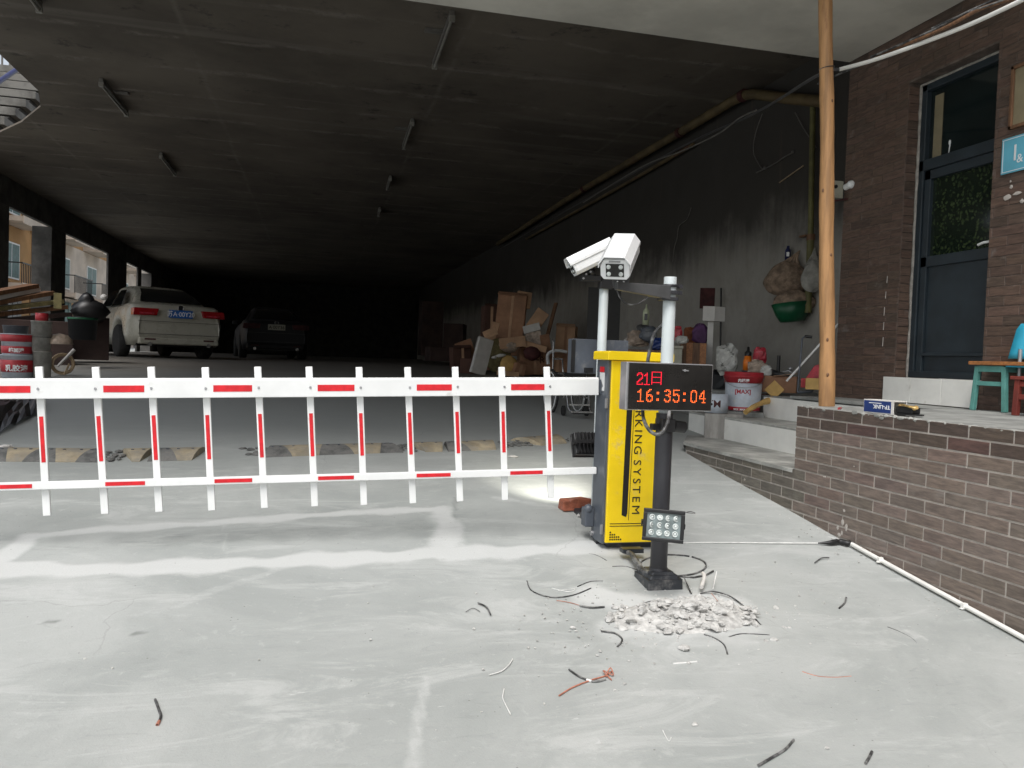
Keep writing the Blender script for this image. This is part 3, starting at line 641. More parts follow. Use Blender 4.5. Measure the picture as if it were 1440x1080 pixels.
# ================================================================== OUTSIDE THE OPEN SIDE
def building(name, label, y0, y1, x, cols, h=11):
    b = thing(name, label, 'building', (x, y0, g(y0))); L = y1-y0; z0 = g(y0)
    m = MB(); m.box((-3, L/2, h/2-.5), (6, L, h+1)); m.build('wall', cols[0], b)
    m = MB(); m.box((.03, L/2, 4.3), (.05, L-.02, 2.6)); m.build('upper_render', cols[1], b)
    n = max(1, int(L/4.2))
    for fl, zf in ((0, 2.75), (1, 5.75), (2, 8.7)):
        for i in range(n):
            yc = (i+.5)*L/n; w = L/n*.62
            m = MB(); m.box((.55, yc, zf), (1.1, w, .22)); m.box((1.12, yc, zf-.05), (.06, w+.1, .34)); bl = m.build('balcony', cols[2], b)
            m = MB()
            for kk in range(int(w/.22)+1): m.bar((1.07, yc-w/2+kk*.22, zf+.1), (1.07, yc-w/2+kk*.22, zf+1.0), .03)
            m.bar((1.07, yc-w/2, zf+1.02), (1.07, yc+w/2, zf+1.02), .06); m.bar((1.07, yc-w/2, zf+1.02), (.05, yc-w/2, zf+1.02), .05); m.build('railing', BLACK, bl)
            m = MB(); m.box((.06, yc, zf+1.25), (.08, w*.6, 1.7)); wn = m.build('window', WHITE2, b)
            m = MB(); m.box((.08, yc-w*.145, zf+1.25), (.06, w*.26, 1.55)); m.build('pane', TEALGLASS, wn)
            m = MB(); m.box((.08, yc+w*.145, zf+1.25), (.06, w*.26, 1.55)); m.build('pane', TEALGLASS, wn)
    for i in range(n):
        yc = (i+.5)*L/n; w = L/n*.5
        m = MB()
        for kk in range(9): m.box((.06+.02*(kk % 2), yc-w/2+(kk+.5)*w/9, 1.25), (.08, w/9*.92, 2.4))
        m.build('shutter', SHUT if i % 2 else TEALGLASS, b)
        m = MB(); m.box((.35, yc, 2.5), (.7, w*1.2, .1)); m.build('canopy', CREAM, b)
    return b
building('apartment_block', 'ochre apartment block with railed balconies seen beside the nearest pillar', 34, 45, -14, (OCHRE, OCHRE, CREAM))
building('apartment_block', 'cream and ochre balconied apartment block between the two garage pillars', 45.4, 62, -13.4, (OCHRE, CREAM, CREAM))
building('apartment_block', 'small pale house front glimpsed over the white car roof', 63, 82, -14, (CREAM, CREAM, CREAM), 9)

# open-air stair beside the garage
stair = thing('concrete_stair', 'weathered open concrete stair climbing past the dark ceiling edge', 'stairs', (LX, 18.2, 5.9))
p0 = at(3, 163, X=LX); p1 = at(47, 128, X=LX); n = 4; ds_ = (p1-p0)/(n-1)
m_body = MB(); poly = [(-4*ds_.y, -4*ds_.z-1.6)]
for i in range(-4, 9):
    y, z = p0.y+ds_.y*i, p0.z+ds_.z*i
    m = MB(); m.box((-.62, y+ds_.y*.45-18.2, z-5.9-.10), (1.36, ds_.y*1.06, .17)); m.build('step', STAIRC, stair, bevel=.01)
ya, za, yb, zb2 = p0.y-4*ds_.y-18.2, p0.z-4*ds_.z-5.9, p0.y+9*ds_.y-18.2, p0.z+9*ds_.z-5.9
m = MB(); m.prism([(ya, za-.19), (ya, za-2.0), (yb, zb2-2.0), (yb, zb2-.22)], 'x', -1.2, -.06); m.build('flank', SHADEC, stair)
m = MB(); off = .95
m.tube([(-.10, ya, za+off-.3), (-.10, yb, zb2+off-.3)], .05, 8); hr = m.build('handrail', DARKBLUE, stair)
m = MB(); m.box((-.10, at(2, 100, X=LX).y-18.2, .4), (.07, .07, 2.6)); m.build('newel_post', BLACK, stair)
rl = thing('stair_railing', 'pale upright railing bars behind the open stair', 'railing', (LX-1.25, 19, 5.7))
for i in range(-6, 14):
    m = MB(); m.bar((0, i*.24, -.2+i*.10), (0, i*.24, 1.5+i*.10), .035); m.build('bar', BATTEN, rl)
m = MB(); m.bar((0, -1.5, .9), (0, 3.2, 2.8), .06); m.build('rail', BATTEN, rl)
m = MB(); yp = at(12, 400, X=LX).y; m.box((LX-.6, yp-.8, 3.3), (1.196, 1.6, 4.6)); tag(m.build('stair_pier', CONCD, bevel=.01), 'dark rough pier under the open concrete stair', 'pier')

# ================================================================== BARRIER CABINET
BXL, BXR, BYF, BYB, BZ0, BZ1 = 1.458, 1.785, 3.885, 4.050, .478, 1.458
cab = thing('barrier_cabinet', 'yellow-fronted grey barrier cabinet with black lettering down its door', 'barrier cabinet', (BXL, BYF, .468))
def L(x, y, z): return (x-BXL, y-BYF, z-.468)
bw = BXR-BXL
m = MB(); m.box(L((BXL+BXR)/2, (BYF+BYB)/2, (BZ0+.03+BZ1)/2), (bw, BYB-BYF, BZ1-BZ0-.03)); m.build('body', STEEL, cab, bevel=.004)
m = MB(); m.box(L((BXL+BXR)/2+.01, (BYF+BYB)/2+.01, .478), (bw-.07, BYB-BYF-.05, .07)); m.build('base_plate', BASEDK, cab, bevel=.004)
m = MB(); m.box(L(BXL+.02, BYB-.05, .492), (.03, .05, .03)); m.build('base_plate', BASEDK, cab)
m = MB(); m.box(L((BXL+BXR)/2+.008, BYF-.009, (.515+BZ1)/2), (bw-.014, .018, BZ1-.518)); front = m.build('door', YELLOW, cab, bevel=.004)
m = MB(); m.prism([(-.016, 0), (.020+bw, 0), (.020+bw, .040), (.006+bw, .046), (-.004, .046), (-.016, .040)], 'y', -.040, .185); lid = m.build('lid', YELLOW, cab, loc=(0, 0, BZ1-.468+.0005), bevel=.003)
FY = -.0195
def fpart(name, mat, poly):                    # flat print on the door, (x, z) in cabinet coordinates
    m = MB(); m.prism([(x, z) for x, z in poly], 'y', FY, FY+.0008); return m.build(name, mat, front)
x0 = .108
fpart('black_stripe', BLACKP, [(x0-.003, .86), (x0+.027, .86), (x0+.021, .20), (x0+.014, .182), (x0-.010, .192)])
fpart('thin_line', BLACKP, [(x0+.036, .86), (x0+.039, .86), (x0+.030, .165), (x0+.0275, .165)])
fpart('double_line', BLACKP, [(.035, .146), (.286, .146), (.286, .1495), (.035, .1495)]); fpart('double_line', BLACKP, [(.035, .1335), (.286, .1335), (.286, .137), (.035, .137)])
for r, cols in enumerate(((0, 1, 2, 3, 4, 5), (0, 1, 2, 3, 4), (0, 1, 2), (0,))):
    for c in cols: fpart('vent_slot', BLACKP, [(.036+c*.0115, .062+r*.0125), (.044+c*.0115, .062+r*.0125), (.044+c*.0115, .070+r*.0125), (.036+c*.0115, .070+r*.0125)])
# PARKING SYSTEM, reading downwards
for ch, v in zip('PARKINGSYSTEM', (553, 567, 582, 595, 606, 617.5, 633, 650.5, 663.5, 676.5, 688.5, 702, 717)):
    q = at(899-(v-582)*.035, v, Y=BYF+FY); x_, z_ = q.x-BXL, q.z-.468
    text(ch, .060, 'letter', BLACKP, front, frame((x_-.021, FY+.0004, z_), (0, 0, -1), (1, 0, 0)), align='CENTER', xs=1.1)
m = MB(); m.cyl(L(BXL+.078, BYF-.018, 1.29), L(BXL+.078, BYF-.026, 1.29), .010, n=12); m.box(L(BXL+.079, BYF-.027, 1.297), (.006, .004, .022)); m.build('lock', BLACK, cab)
for z in (.585, 1.235): m = MB(); m.box(L(BXL-.004, BYF-.004, z), (.012, .016, .05)); m.build('hinge', SILVER, cab, bevel=.002)
m = MB(); m.box(L(BXL-.001, BYF+.078, 1.345), (.002, .070, .095)); lb = m.build('side_label', WHITE2, cab)
m = MB(); m.box(L(BXL-.0025, BYF+.078, 1.408), (.002, .060, .028)); m.build('label_band', RED, lb)
m = MB(); m.prism([(.06, .855), (.09, .885), (.11, .85), (.095, .84), (.095, .81), (.075, .81), (.075, .84)], 'x', -.0030, -.0015); m.build('label_arrow', STEEL, lb)
m = MB(); m.cyl(L(BXL-.012, BYB-.03, .535), L(BXL+.002, BYB-.03, .535), .014, n=12); m.build('cable_gland', SILVER, cab)
m = MB(); m.box(L(BXL-.025, BYB-.01, .62), (.05, .07, .10)); m.ball(L(BXL-.03, BYB-.03, .665), .025); m.build('anchor_knob', STEEL, cab, bevel=.006)

# ================================================================== BOOM
bz = at(838, 543, Y=4.0).z
tw, til = -.03, .031
boom = thing('barrier_boom', 'white fence-style barrier boom with red reflective strips across the driveway', 'barrier boom', (BXL-.012, 4.0, bz))
d = Vector((-math.cos(tw)*math.cos(til), -math.sin(tw), -math.sin(til))).normalized(); up = Vector((-math.sin(til), 0, math.cos(til)))
yv = up.cross(d).normalized(); up = d.cross(yv)
boom.rotation_euler = Matrix((d, yv, up)).transposed().to_euler()   # local x runs out along the boom, y towards the camera
sgn = 1 if yv.y < 0 else -1
PS, P0, NP = .2405, .268, 13
m = MB(); m.prism([(-.024, -.046), (.024, -.046), (.024, .040), (.018, .047), (-.018, .047), (-.024, .040)], 'x', 0, P0+PS*12.5); rail = m.build('top_rail', WHITE, boom, bevel=.003)
zl = -.445
m = MB(); m.box((( .0+P0+PS*12.4)/2, .004*sgn, zl), (P0+PS*12.4-.01, .022, .036)); lrail = m.build('lower_rail', WHITE, boom, bevel=.003)
pk = MB(); pk.box((0, 0, -.245), (.033, .018, .69)); pm_ = None; rs_ = None; bo_ = None
for i in range(NP):
    x = P0+i*PS
    if pm_ is None:
        p = pk.build('picket', WHITE, boom, bevel=.003); pm_ = p
        m = MB(); m.box((0, sgn*.0098, -.235), (.0175, .0016, .212)); r_ = m.build('reflective_strip', RED, p); rs_ = r_
        m = MB(); m.cyl((0, sgn*.014, 0), (0, sgn*.0185, 0), .0065, .005, 8); b_ = m.build('bolt', SILVER, p); bo_ = b_; b_.location = (0, sgn*.003, zl)
        b2 = bo_.copy(); COL.objects.link(b2); b2.parent = p; b2.location = (-.004, sgn*.030+.0, 0)
    else:
        p = pm_.copy(); COL.objects.link(p); p.parent = boom
        for q, l in ((rs_, None), (bo_, (0, sgn*.003, zl)), (bo_, (-.004, sgn*.030, 0))):
            c = q.copy(); COL.objects.link(c); c.parent = p
            if l: c.location = l
    p.location = (x, -sgn*.020, random.uniform(-.002, .002)); p.rotation_euler = (0, .034+random.gauss(0, .005), 0)
    if i % 2 == 0:
        m = MB(); m.box((x+PS*.5-.006, sgn*.0248, -.002), (.176, .0016, .031)); m.build('reflective_strip', RED, rail)
        m = MB(); m.box((x+PS*.5-.004, sgn*.0162, zl), (.172, .0016, .018)); m.build('reflective_strip', RED, lrail)
m = MB(); m.bar((-.002, 0, 0), (-.09, 0, 0), .05, .07); m.build('boom_socket', STEEL, boom)

# ================================================================== POSTS, DISPLAYS, CAMERAS, FLOODLIGHTS
NPX, NPY = 1.592, 3.47; nz = g(NPY)
post = thing('display_post', 'two-tone post with charcoal sleeve and pale upper pipe on a stepped black base', 'post', (NPX, NPY, nz))
topz = 1.852-nz
m = MB(); m.cyl((0, 0, .03), (0, 0, .80), .040, n=24); m.build('sleeve', POSTDK, post)
m = MB(); m.lathe([(.0297, .78), (.0297, topz-.004), (.028, topz), (.004, topz+.001)], n=24); m.build('upper_pipe', PIPEW, post)
m = MB(); hb = .088
for a, b, z0, z1 in ((hb, hb-.002, -.02, .036), (hb-.014, hb-.020, .0365, .052), (hb-.026, hb-.036, .0525, .064)):
    m.rings([[(sx*a, sy*a, z0) for sx, sy in ((-1, -1), (1, -1), (1, 1), (-1, 1))], [(sx*b, sy*b, z1) for sx, sy in ((-1, -1), (1, -1), (1, 1), (-1, 1))]], False, True, False)
m.build('base_cover', BASEDK, post, bevel=.007)
m = MB(); m.cyl((0, 0, .045), (0, 0, .075), .052, .042, 24); m.build('collar', POSTDK, post)
for z in (1.392, 1.362):
    m = MB(); m.tube([(.036*math.cos(a), .036*math.sin(a), z) for a in np.linspace(0, 2*math.pi, 18)[:-1]], .0065, 6, closed=True); m.box((.045, 0, z), (.03, .02, .018)); m.build('pipe_clamp', POSTDK, post)
m = MB(); m.box((.0, -.01, .745), (.07, .08, .06)); m.cyl((.035, -.02, .742), (.095, -.01, .735), .028, n=16); m.box((-.05, -.0, .735), (.035, .035, .03)); m.build('display_mount', BLACK, post, bevel=.004)

# display
DYF = 3.385
a, b = at(882, 508.5, Y=DYF), at(1001, 579, Y=DYF)
disp = thing('led_display', 'black display board glowing with red date and orange clock digits', 'display', (a.x, DYF, b.z))
w, h = b.x-a.x, a.z-b.z; dd = .075
m = MB(); m.box((w/2, dd/2+.004, h/2), (w, dd, h)); m.build('case', SILVER, disp, bevel=.003)
m = MB(); m.box((w/2+.002, .001, h/2), (w-.018, .008, h-.010)); scr = m.build('screen', SCREEN, disp, bevel=.001)
m = MB(); m.cyl((w*.66, .002, h*.86), (w*.66, -.008, h*.855), .006, n=10); m.bar((w*.63, -.006, h*.862), (w*.70, -.007, h*.852), .005); m.build('sensor_stub', SILVER, disp)
m = MB(); m.cyl((w-.006, -.001, .035), (w-.006, -.006, .035), .006, n=10); m.build('screw', BLACK, disp)
DIG = {'0': '01110 11011 10001 10001 10001 10001 10001 10001 11011 01110', '1': '00100 01100 11100 00100 00100 00100 00100 00100 00100 11111',
       '2': '01110 11011 10001 00001 00011 00110 01100 11000 10001 11111', '3': '01110 11011 00001 00011 01110 00011 00001 10001 11011 01110',
       '4': '00010 00110 01110 01010 11010 10010 11111 00010 00010 00111', '5': '11111 10000 10000 11110 11011 00001 00001 10001 11011 01110',
       '6': '00110 01100 11000 10000 11110 11011 10001 10001 11011 01110', ':': '00000 00000 01100 01100 00000 00000 00000 01100 01100 00000'}
def dots(name, mat, bits, x0, z0, pit, pz, r=.34):
    m = MB()
    for j, row in enumerate(bits):
        for i, c in enumerate(row):
            if c == '1':
                x, z = x0+i*pit, z0-j*pz; s_ = pz*r
                m.add([(x-s_, -.0036, z-s_*.6), (x-s_*.6, -.0036, z-s_), (x+s_*.6, -.0036, z-s_), (x+s_, -.0036, z-s_*.6), (x+s_, -.0036, z+s_*.6), (x+s_*.6, -.0036, z+s_), (x-s_*.6, -.0036, z+s_), (x-s_, -.0036, z+s_*.6)], [tuple(range(8))])
    m.build(name, mat, scr)
pw = w/118.0                                   # metres per photograph pixel on the board
pit = 1.83*pw; ph = h/71.0
for i, ch in enumerate('16:35:04'):
    rows = DIG[ch].split(); dots('clock_digit', LEDORG, rows, (15.5+i*12.05)*pw, h-40*ph, pit, 1.95*ph)
for i, ch in enumerate('21'): dots('date_digit', LEDRED, DIG[ch].split(), (14+i*9.5)*pw, h-16*ph, pit*.92, 1.85*ph)
day = ['1'*9]+['100000001']*5+['1'*9]+['100000001']*5+['1'*9]+['100000001']*2
dots('date_character', LEDRED, day, 33.5*pw, h-14*ph, 1.55*pw, 1.28*ph, .42)

# floodlight builder: front looks along local -Y
def floodlight(label, loc, rot, lit=False):
    f = thing('floodlight', label, 'floodlight', loc, rot, 'floodlights on the posts')
    m = MB(); m.box((0, .022, 0), (.168, .044, .132)); m.build('housing', BLACK, f, bevel=.006)
    m = MB()
    for c, d in (((0, -.006, .062), (.178, .014, .016)), ((0, -.006, -.062), (.178, .014, .016)), ((-.081, -.006, 0), (.016, .014, .108)), ((.081, -.006, 0), (.016, .014, .108))): m.box(c, d)
    m.build('bezel', BLACK, f, bevel=.003)
    m = MB(); m.box((0, -.001, 0), (.148, .004, .110)); bk = m.build('lamp_glass', LAMPBACK, f)
    lens = MB(); lens.lathe([(.0135, 0), (.0130, .003), (.0095, .0045), (.009, .0015), (.006, .001), (.004, .005), (.001, .006)], n=14); lm = lens.mesh('led'); lm.materials.append(LENS)
    for i in range(4):
        for j in range(3):
            o = bpy.data.objects.new('led', lm); COL.objects.link(o); o.parent = bk; o.location = ((i-1.5)*.034, -.003, (j-1)*.033); o.rotation_euler = (rad(90), 0, random.random())
    m = MB()
    for i in range(7): m.box(((i-3)*.022, .058, 0), (.004, .03, .115))
    m.build('cooling_fins', BLACK, f)
    m = MB(); m.bar((-.092, .02, 0), (-.092, .07, 0), .006, .022); m.bar((.092, .02, 0), (.092, .07, 0), .006, .022); m.bar((-.095, .072, 0), (.095, .072, 0), .006, .022); m.build('mount_bracket', BLACK, f)
    return f
pf = at(933, 739, D=3.50)
floodlight('black twelve-lens floodlight clamped low on the charcoal post', pf, (rad(-4), rad(2), rad(-22)))
m = MB(); m.tube(smoothpts([(0, 0, 0), (.04, .01, .006), (.075, .03, -.006), (.055, .05, -.008), (.0, .06, -.002)]), .0018, 6)
p = at(960, 722, D=3.52); tag(m.build('floodlight_lead', CABLE, None, loc=p), 'thin black lead sticking out beside the twelve-lens floodlight', 'cable')

# the post behind the cabinet
FPY = 4.42; q = at(848, 440, Y=FPY); FPXx = q.x; fz = g(FPY); ftop = at(848, 389, Y=FPY).z
post2 = thing('rear_post', 'slim white post standing behind the yellow cabinet lid', 'post', (FPXx, FPY, fz))
m = MB(); m.lathe([(.027, 0), (.027, ftop-fz-.003), (.025, ftop-fz), (.003, ftop-fz+.001)], n=20); m.build('pole', PIPEW, post2)
m = MB(); m.box((0, 0, .02), (.20, .20, .04)); m.build('base_cover', BASEDK, post2, bevel=.006)
for v in (396, 404):
    z = at(848, v, Y=FPY).z-fz; m = MB(); m.tube([(.032*math.cos(t), .032*math.sin(t), z) for t in np.linspace(0, 2*math.pi, 16)[:-1]], .006, 6, closed=True); m.build('pipe_clamp', BLACK, post2)
a, b = at(803, 476, Y=4.56), at(881, 527, Y=4.56)
d2 = thing('led_display', 'blank grey back of a second display behind the yellow cabinet', 'display', (a.x, 4.56, b.z), 0)
w2, h2 = b.x-a.x, a.z-b.z
m = MB(); m.box((w2/2, .02, h2/2), (w2, .07, h2)); m.build('case', STEEL, d2, bevel=.004)
m = MB(); m.box((.011, -.018, h2/2), (.022, .01, h2-.01)); m.build('edge_strip', BLACK, d2); m = MB(); m.box((w2*.3, -.02, .02), (.05, .03, .03)); m.build('bracket', BLACK, d2)
pfl = at(822, 632, Y=4.36)
tgt = gp(768, 684); dv = (tgt-pfl).normalized()
rot = (-dv).to_track_quat('Y', 'Z').to_euler()
f2 = floodlight('lit black floodlight behind the grey cabinet side, shining on the ground', pfl+Vector((.02, .03, .02)), rot)
sl = bpy.data.lights.new('floodlight_beam', 'SPOT'); sl.energy = 42; sl.spot_size = rad(62); sl.spot_blend = .9; sl.shadow_soft_size = .05; sl.color = (1, .96, .84)
so = bpy.data.objects.new('floodlight_beam', sl); COL.objects.link(so); so.parent = f2; so.location = (0, -.03, 0); so.rotation_euler = (rad(-90), 0, 0)

# arms and plate cameras
arm = thing('camera_bracket', 'tapered dark grey arm reaching from the post clamp to the forward camera', 'bracket', at(941, 411, D=3.70))
q = at(866, 406, D=3.62)-arm.location
m = MB(); u_ = Vector((0, 0, 1)); ax = q.normalized(); sd_ = ax.cross(u_).normalized()*.018
for s1 in (1,):
    A = [(-sd_)+Vector((0, 0, .030)), (-sd_)+Vector((0, 0, -.034)), q-sd_+Vector((0, 0, -.004)), q-sd_+Vector((0, 0, .030))]
    B = [p+2*sd_ for p in A]; m.add(A+B, [(0, 1, 2, 3), (7, 6, 5, 4), (0, 4, 5, 1), (1, 5, 6, 2), (2, 6, 7, 3), (3, 7, 4, 0)])
m.build('arm', ARM, arm, bevel=.003)
m = MB(); m.box((.0, .012, .0), (.085, .05, .018)); m.box((.0, .012, -.03), (.085, .05, .016)); m.build('clamp', POSTDK, arm, bevel=.003)
def plate_camera(label, loc, rot):
    c = thing('plate_camera', label, 'camera', loc, rot, 'number plate cameras on the posts')
    W2, H2, LN = .066, .050, .30
    sec = [(-W2+.014, -H2), (W2-.014, -H2), (W2, -H2+.018), (W2, H2*.35), (W2-.016, H2*.9), (-W2+.016, H2*.9), (-W2, H2*.35), (-W2, -H2+.018)]
    m = MB(); m.prism(sec, 'y', -LN/2+.012, LN/2); body = m.build('housing', WHITE2, c, bevel=.004)
    k = 1.10; top = [(W2*k, H2*.22), (W2*k, H2*.55), (W2*k-.026, H2*1.28), (-W2*k+.026, H2*1.28), (-W2*k, H2*.55), (-W2*k, H2*.22)]
    inn = [(-W2*k+.004, H2*.22), (-W2*k+.004, H2*.52), (-W2*k+.029, H2*1.17), (W2*k-.029, H2*1.17), (W2*k-.004, H2*.52), (W2*k-.004, H2*.22)]
    m = MB(); m.prism(top+inn, 'y', -LN/2-.016, LN/2-.02); m.build('sunshield', WHITE2, c, bevel=.002)
    m = MB(); fr_ = .012
    ff = [(x*.985, z*.985) for x, z in sec]; m.prism(ff, 'y', -LN/2, -LN/2+.014); m.build('front_frame', WHITE2, c, bevel=.004)
    m = MB(); m.box((0, -LN/2-.0012, -.004), (.080, .004, .060)); gl = m.build('window', SCREEN, c)
    ring = MB(); ring.lathe([(.0098, 0), (.0096, .004), (.0068, .0045), (.006, .002), (.0042, .005), (.001, .0055)], n=14); rm = ring.mesh('lamp'); rm.materials.append(LENS)
    for sx in (-1, 1):
        for sz in (-1, 1):
            o = bpy.data.objects.new('lamp', rm); COL.objects.link(o); o.parent = gl; o.location = (sx*.027, -LN/2-.0035, -.004+sz*.0165); o.rotation_euler = (rad(90), 0, 0)
    m = MB(); m.box((0, -LN/2-.003, H2*.74), (.05, .006, .006)); m.build('visor_lip', SILVER, c)
    m = MB(); m.box((0, .03, -H2-.005), (.06, .11, .008)); m.build('mounting_foot', BLACK, c)
    return c
zc1 = 3.66
c1 = at(872.5, 361, D=zc1)
cam1 = plate_camera('white plate-reading camera facing the viewer over the dark arm', c1, (rad(29), rad(1.5), rad(-30)))
m = MB(); pb = at(873, 394, D=zc1+.02); m.M = Matrix.Translation(pb) @ Matrix.Rotation(rad(-25), 4, 'Z')
m.prism([(-.032, -.036), (.032, -.036), (.048, .042), (-.048, .042)], 'y', -.006, .004)
br = m.build('camera_bracket', ARM, None, bevel=.002); tag(br, 'small dark trapezoid bracket with white screws under the forward camera', 'bracket')
for dx, dz in ((0, .012), (-.014, -.008), (.014, -.008)):
    m = MB(); m.M = Matrix.Translation(pb) @ Matrix.Rotation(rad(-25), 4, 'Z'); m.cyl((dx, -.006, dz), (dx, -.010, dz), .0042, n=8); m.build('screw', WHITE2, br)
c2 = at(835, 362, Y=4.36)
cam2 = plate_camera('white plate-reading camera seen side-on, tipped down towards the garage exit', c2, (rad(28), 0, rad(-99)))
cam2.scale = (1.0, .93, 1.0)
mt = thing('camera_mount', 'black swivel mount under the side-on camera at the slim white post', 'bracket', at(838, 392, Y=4.40))
m = MB(); m.box((-.03, 0, 0), (.13, .05, .035)); m.box((.06, 0, -.02), (.08, .05, .07)); m.build('mount_block', BLACK, mt, bevel=.004)
m = MB(); m.ball((-.03, -.01, .035), .024); m.cyl((-.03, 0, .01), (-.02, .0, .075), .012); m.build('swivel', BLACK, mt)
m = MB()
for dx, dz in ((-.085, -.005), (-.07, .02), (-.045, .035), (.085, .01)): m.cyl((dx, -.026, dz), (dx, -.032, dz), .006, n=8)
m.build('screw', SILVER, mt)
m = MB(); m.tube(smoothpts([at(868, 409, D=3.75), at(873, 420, D=3.75), at(884, 428, D=3.76), at(897, 427, D=3.75), at(912, 418, D=3.74)]), .004, 8)
tag(m.build('camera_lead', CABLE), 'loop of dark lead hanging under the tapered arm', 'cable')
m = MB(); m.tube(smoothpts([at(934, 455, D=3.78), at(921, 468, D=3.78), at(915, 487, D=3.78), at(911, 508, D=3.80), at(907, 545, D=3.80), at(904, 576, D=3.78), at(906, 592, D=3.68), at(914, 606, D=3.62), at(925, 611, D=3.61), at(934, 604, D=3.61), at(940, 590, D=3.64), at(941, 570, D=3.70)]), .0085, 8)
tag(m.build('display_cable', CABLE), 'thick black cable looping below the glowing display board', 'cable')
# hose between cabinet and post base
m = MB(); m.tube(smoothpts([at(880, 776, D=4.05), at(889, 780, D=3.98), at(897, 792, D=3.88), at(905, 803, D=3.80), at(914, 806, D=3.74)]), .013, 10)
h_ = m.build('cable_hose', CABLE); tag(h_, 'dark flexible hose running from under the cabinet to the post base', 'hose')
m = MB(); p = at(883, 775, D=4.05); m.box((p.x+.02, p.y, p.z+.005), (.11, .05, .022)); m.build('hose_plate', BASEDK, h_)

# ================================================================== SPEED BUMP
front_px = [(-160, 646), (-80, 648), (4, 649), (153, 650), (280, 647), (413, 643), (543, 638), (638, 635), (705, 632), (803, 623), (850, 618)]
bp = [gp(u, v) for u, v in front_px]
fine = []
for a, b in zip(bp, bp[1:]):
    for t in np.linspace(0, 1, 12, endpoint=False): fine.append(a.lerp(b, t))
def bxy(u):
    P = [(cam_u(p), p) for p in fine]; us_ = [x for x, _ in P]
    i = min(range(len(P)), key=lambda j: abs(P[j][0]-u)); return P[i][1]
def cam_u(p):
    q = np.array(p)-EYE; z = q@FWD; return 720+FPX*(q@RGT)/z
sb = thing('speed_bump', 'worn yellow and black speed bump with missing pieces across the garage mouth', 'speed bump', (-.2, 5.8, g(5.8)))
segs = [(-90, -40, 'y'), (-40, 0, 'k'), (0, 48, 'y'), (48, 72, 'k'), (72, 112, 'y'), (113, 134, 'k'), (174, 212, 'y'), (213, 240, 'k'), (241, 285, 'y'), (378, 404, 'k'), (405, 456, 'y'), (457, 488, 'k'), (489, 541, 'y'), (542, 562, 'k'),
        (588, 634, 'y'), (635, 655, 'k'), (656, 706, 'y'), (753, 801, 'y')]
for u0, u1, c in segs:
    a, b = bxy(u0), bxy(u1); dirv = (b-a).normalized(); nv = Vector((-dirv.y, dirv.x, 0)); m = MB(); prof = []
    K = 7; Wd, Ht = .30, .042
    rows = []
    for s_, base in ((0, a), (1, b)):
        row = []
        for k_ in range(K+1):
            t = k_/K; y = Wd*t; z = Ht*math.sin(math.pi*min(max(t, .0), 1))**.7
            skew = dirv*(.045-.09*t)*(1 if s_ == 0 else -1)*(-1 if c == 'k' else 1)
            p = base + nv*y + skew; row.append((p.x, p.y, g(p.y)+z+.002))
        row.append((row[-1][0], row[-1][1], row[-1][2]-.02)); row.insert(0, (row[0][0], row[0][1], row[0][2]-.02))
        rows.append(row)
    m.rings(rows, False, True, False); m.build('yellow_segment' if c == 'y' else 'black_segment', BUMPY if c == 'y' else RUBBER, sb, loc=-Vector(sb.location))
    mid = (a+b)/2
    for t in (.25, .75):
        p = a.lerp(b, t)+nv*.15; m = MB(); m.cyl((p.x, p.y, g(p.y)+.036), (p.x, p.y, g(p.y)+.047), .010, n=8); m.build('fixing_bolt', STEEL, sb, loc=-Vector(sb.location))
# crumbled rubber and concrete where segments are missing
rnd = random.Random(3); m = MB()
for u0, u1, n in ((116, 170, 40), (342, 378, 18), (563, 588, 26), (708, 752, 46), (802, 830, 14)):
    for i in range(n):
        p = bxy(rnd.uniform(u0, u1)); y = p.y+rnd.uniform(.02, .30); m.rock((p.x, y, g(y)+.006), rnd.uniform(.008, .03), rnd.random(), .4)
tag(stuff(m.build('bump_rubble', RUBBER)), 'dark crumbs lying where speed bump pieces are gone', 'rubble')
for lab, u, v, r_, mat in (('white paper scrap lying by the speed bump end', 8, 629, .05, FOAM), ('small white plaster flake on the ground before the speed bump', 722, 643, .035, FOAM)):
    p = gp(u, v, .006); m = MB(); m.rock((0, 0, 0), r_, u, .25); tag(m.build('paper_scrap', mat, None, loc=p), lab, 'scrap')

# ================================================================== GROUND LITTER
p = gp(808, 716); m = MB()
m.M = Matrix.Translation((0, 0, .034)) @ Matrix.Rotation(rad(14), 4, 'Z')
m.add([(-.105, -.05, -.034), (.10, -.052, -.034), (.105, .05, -.034), (-.09, .05, -.034), (-.11, -.045, .02), (-.03, -.05, .036), (.085, -.045, .034), (.112, .03, .02), (.07, .055, .03), (-.08, .052, .028), (.11, -.03, -.002)],
      [(3, 2, 1, 0), (0, 1, 6, 5, 4), (1, 10, 6), (1, 2, 7, 10), (10, 7, 6), (2, 3, 9, 8), (2, 8, 7), (3, 0, 4, 9), (4, 5, 9), (5, 6, 8, 9), (6, 7, 8)])
tag(m.build('red_brick', REDBRICK, None, loc=p, bevel=.006), 'broken red brick beside the foot of the grey cabinet', 'brick')
p = gp(823, 734); m = MB(); m.rock((0, 0, .015), .03, 5, .6); tag(m.build('concrete_chip', STONE, None, loc=p+Vector((0, .08, 0))), 'pale chip lying between the red brick and the cabinet', 'stone')

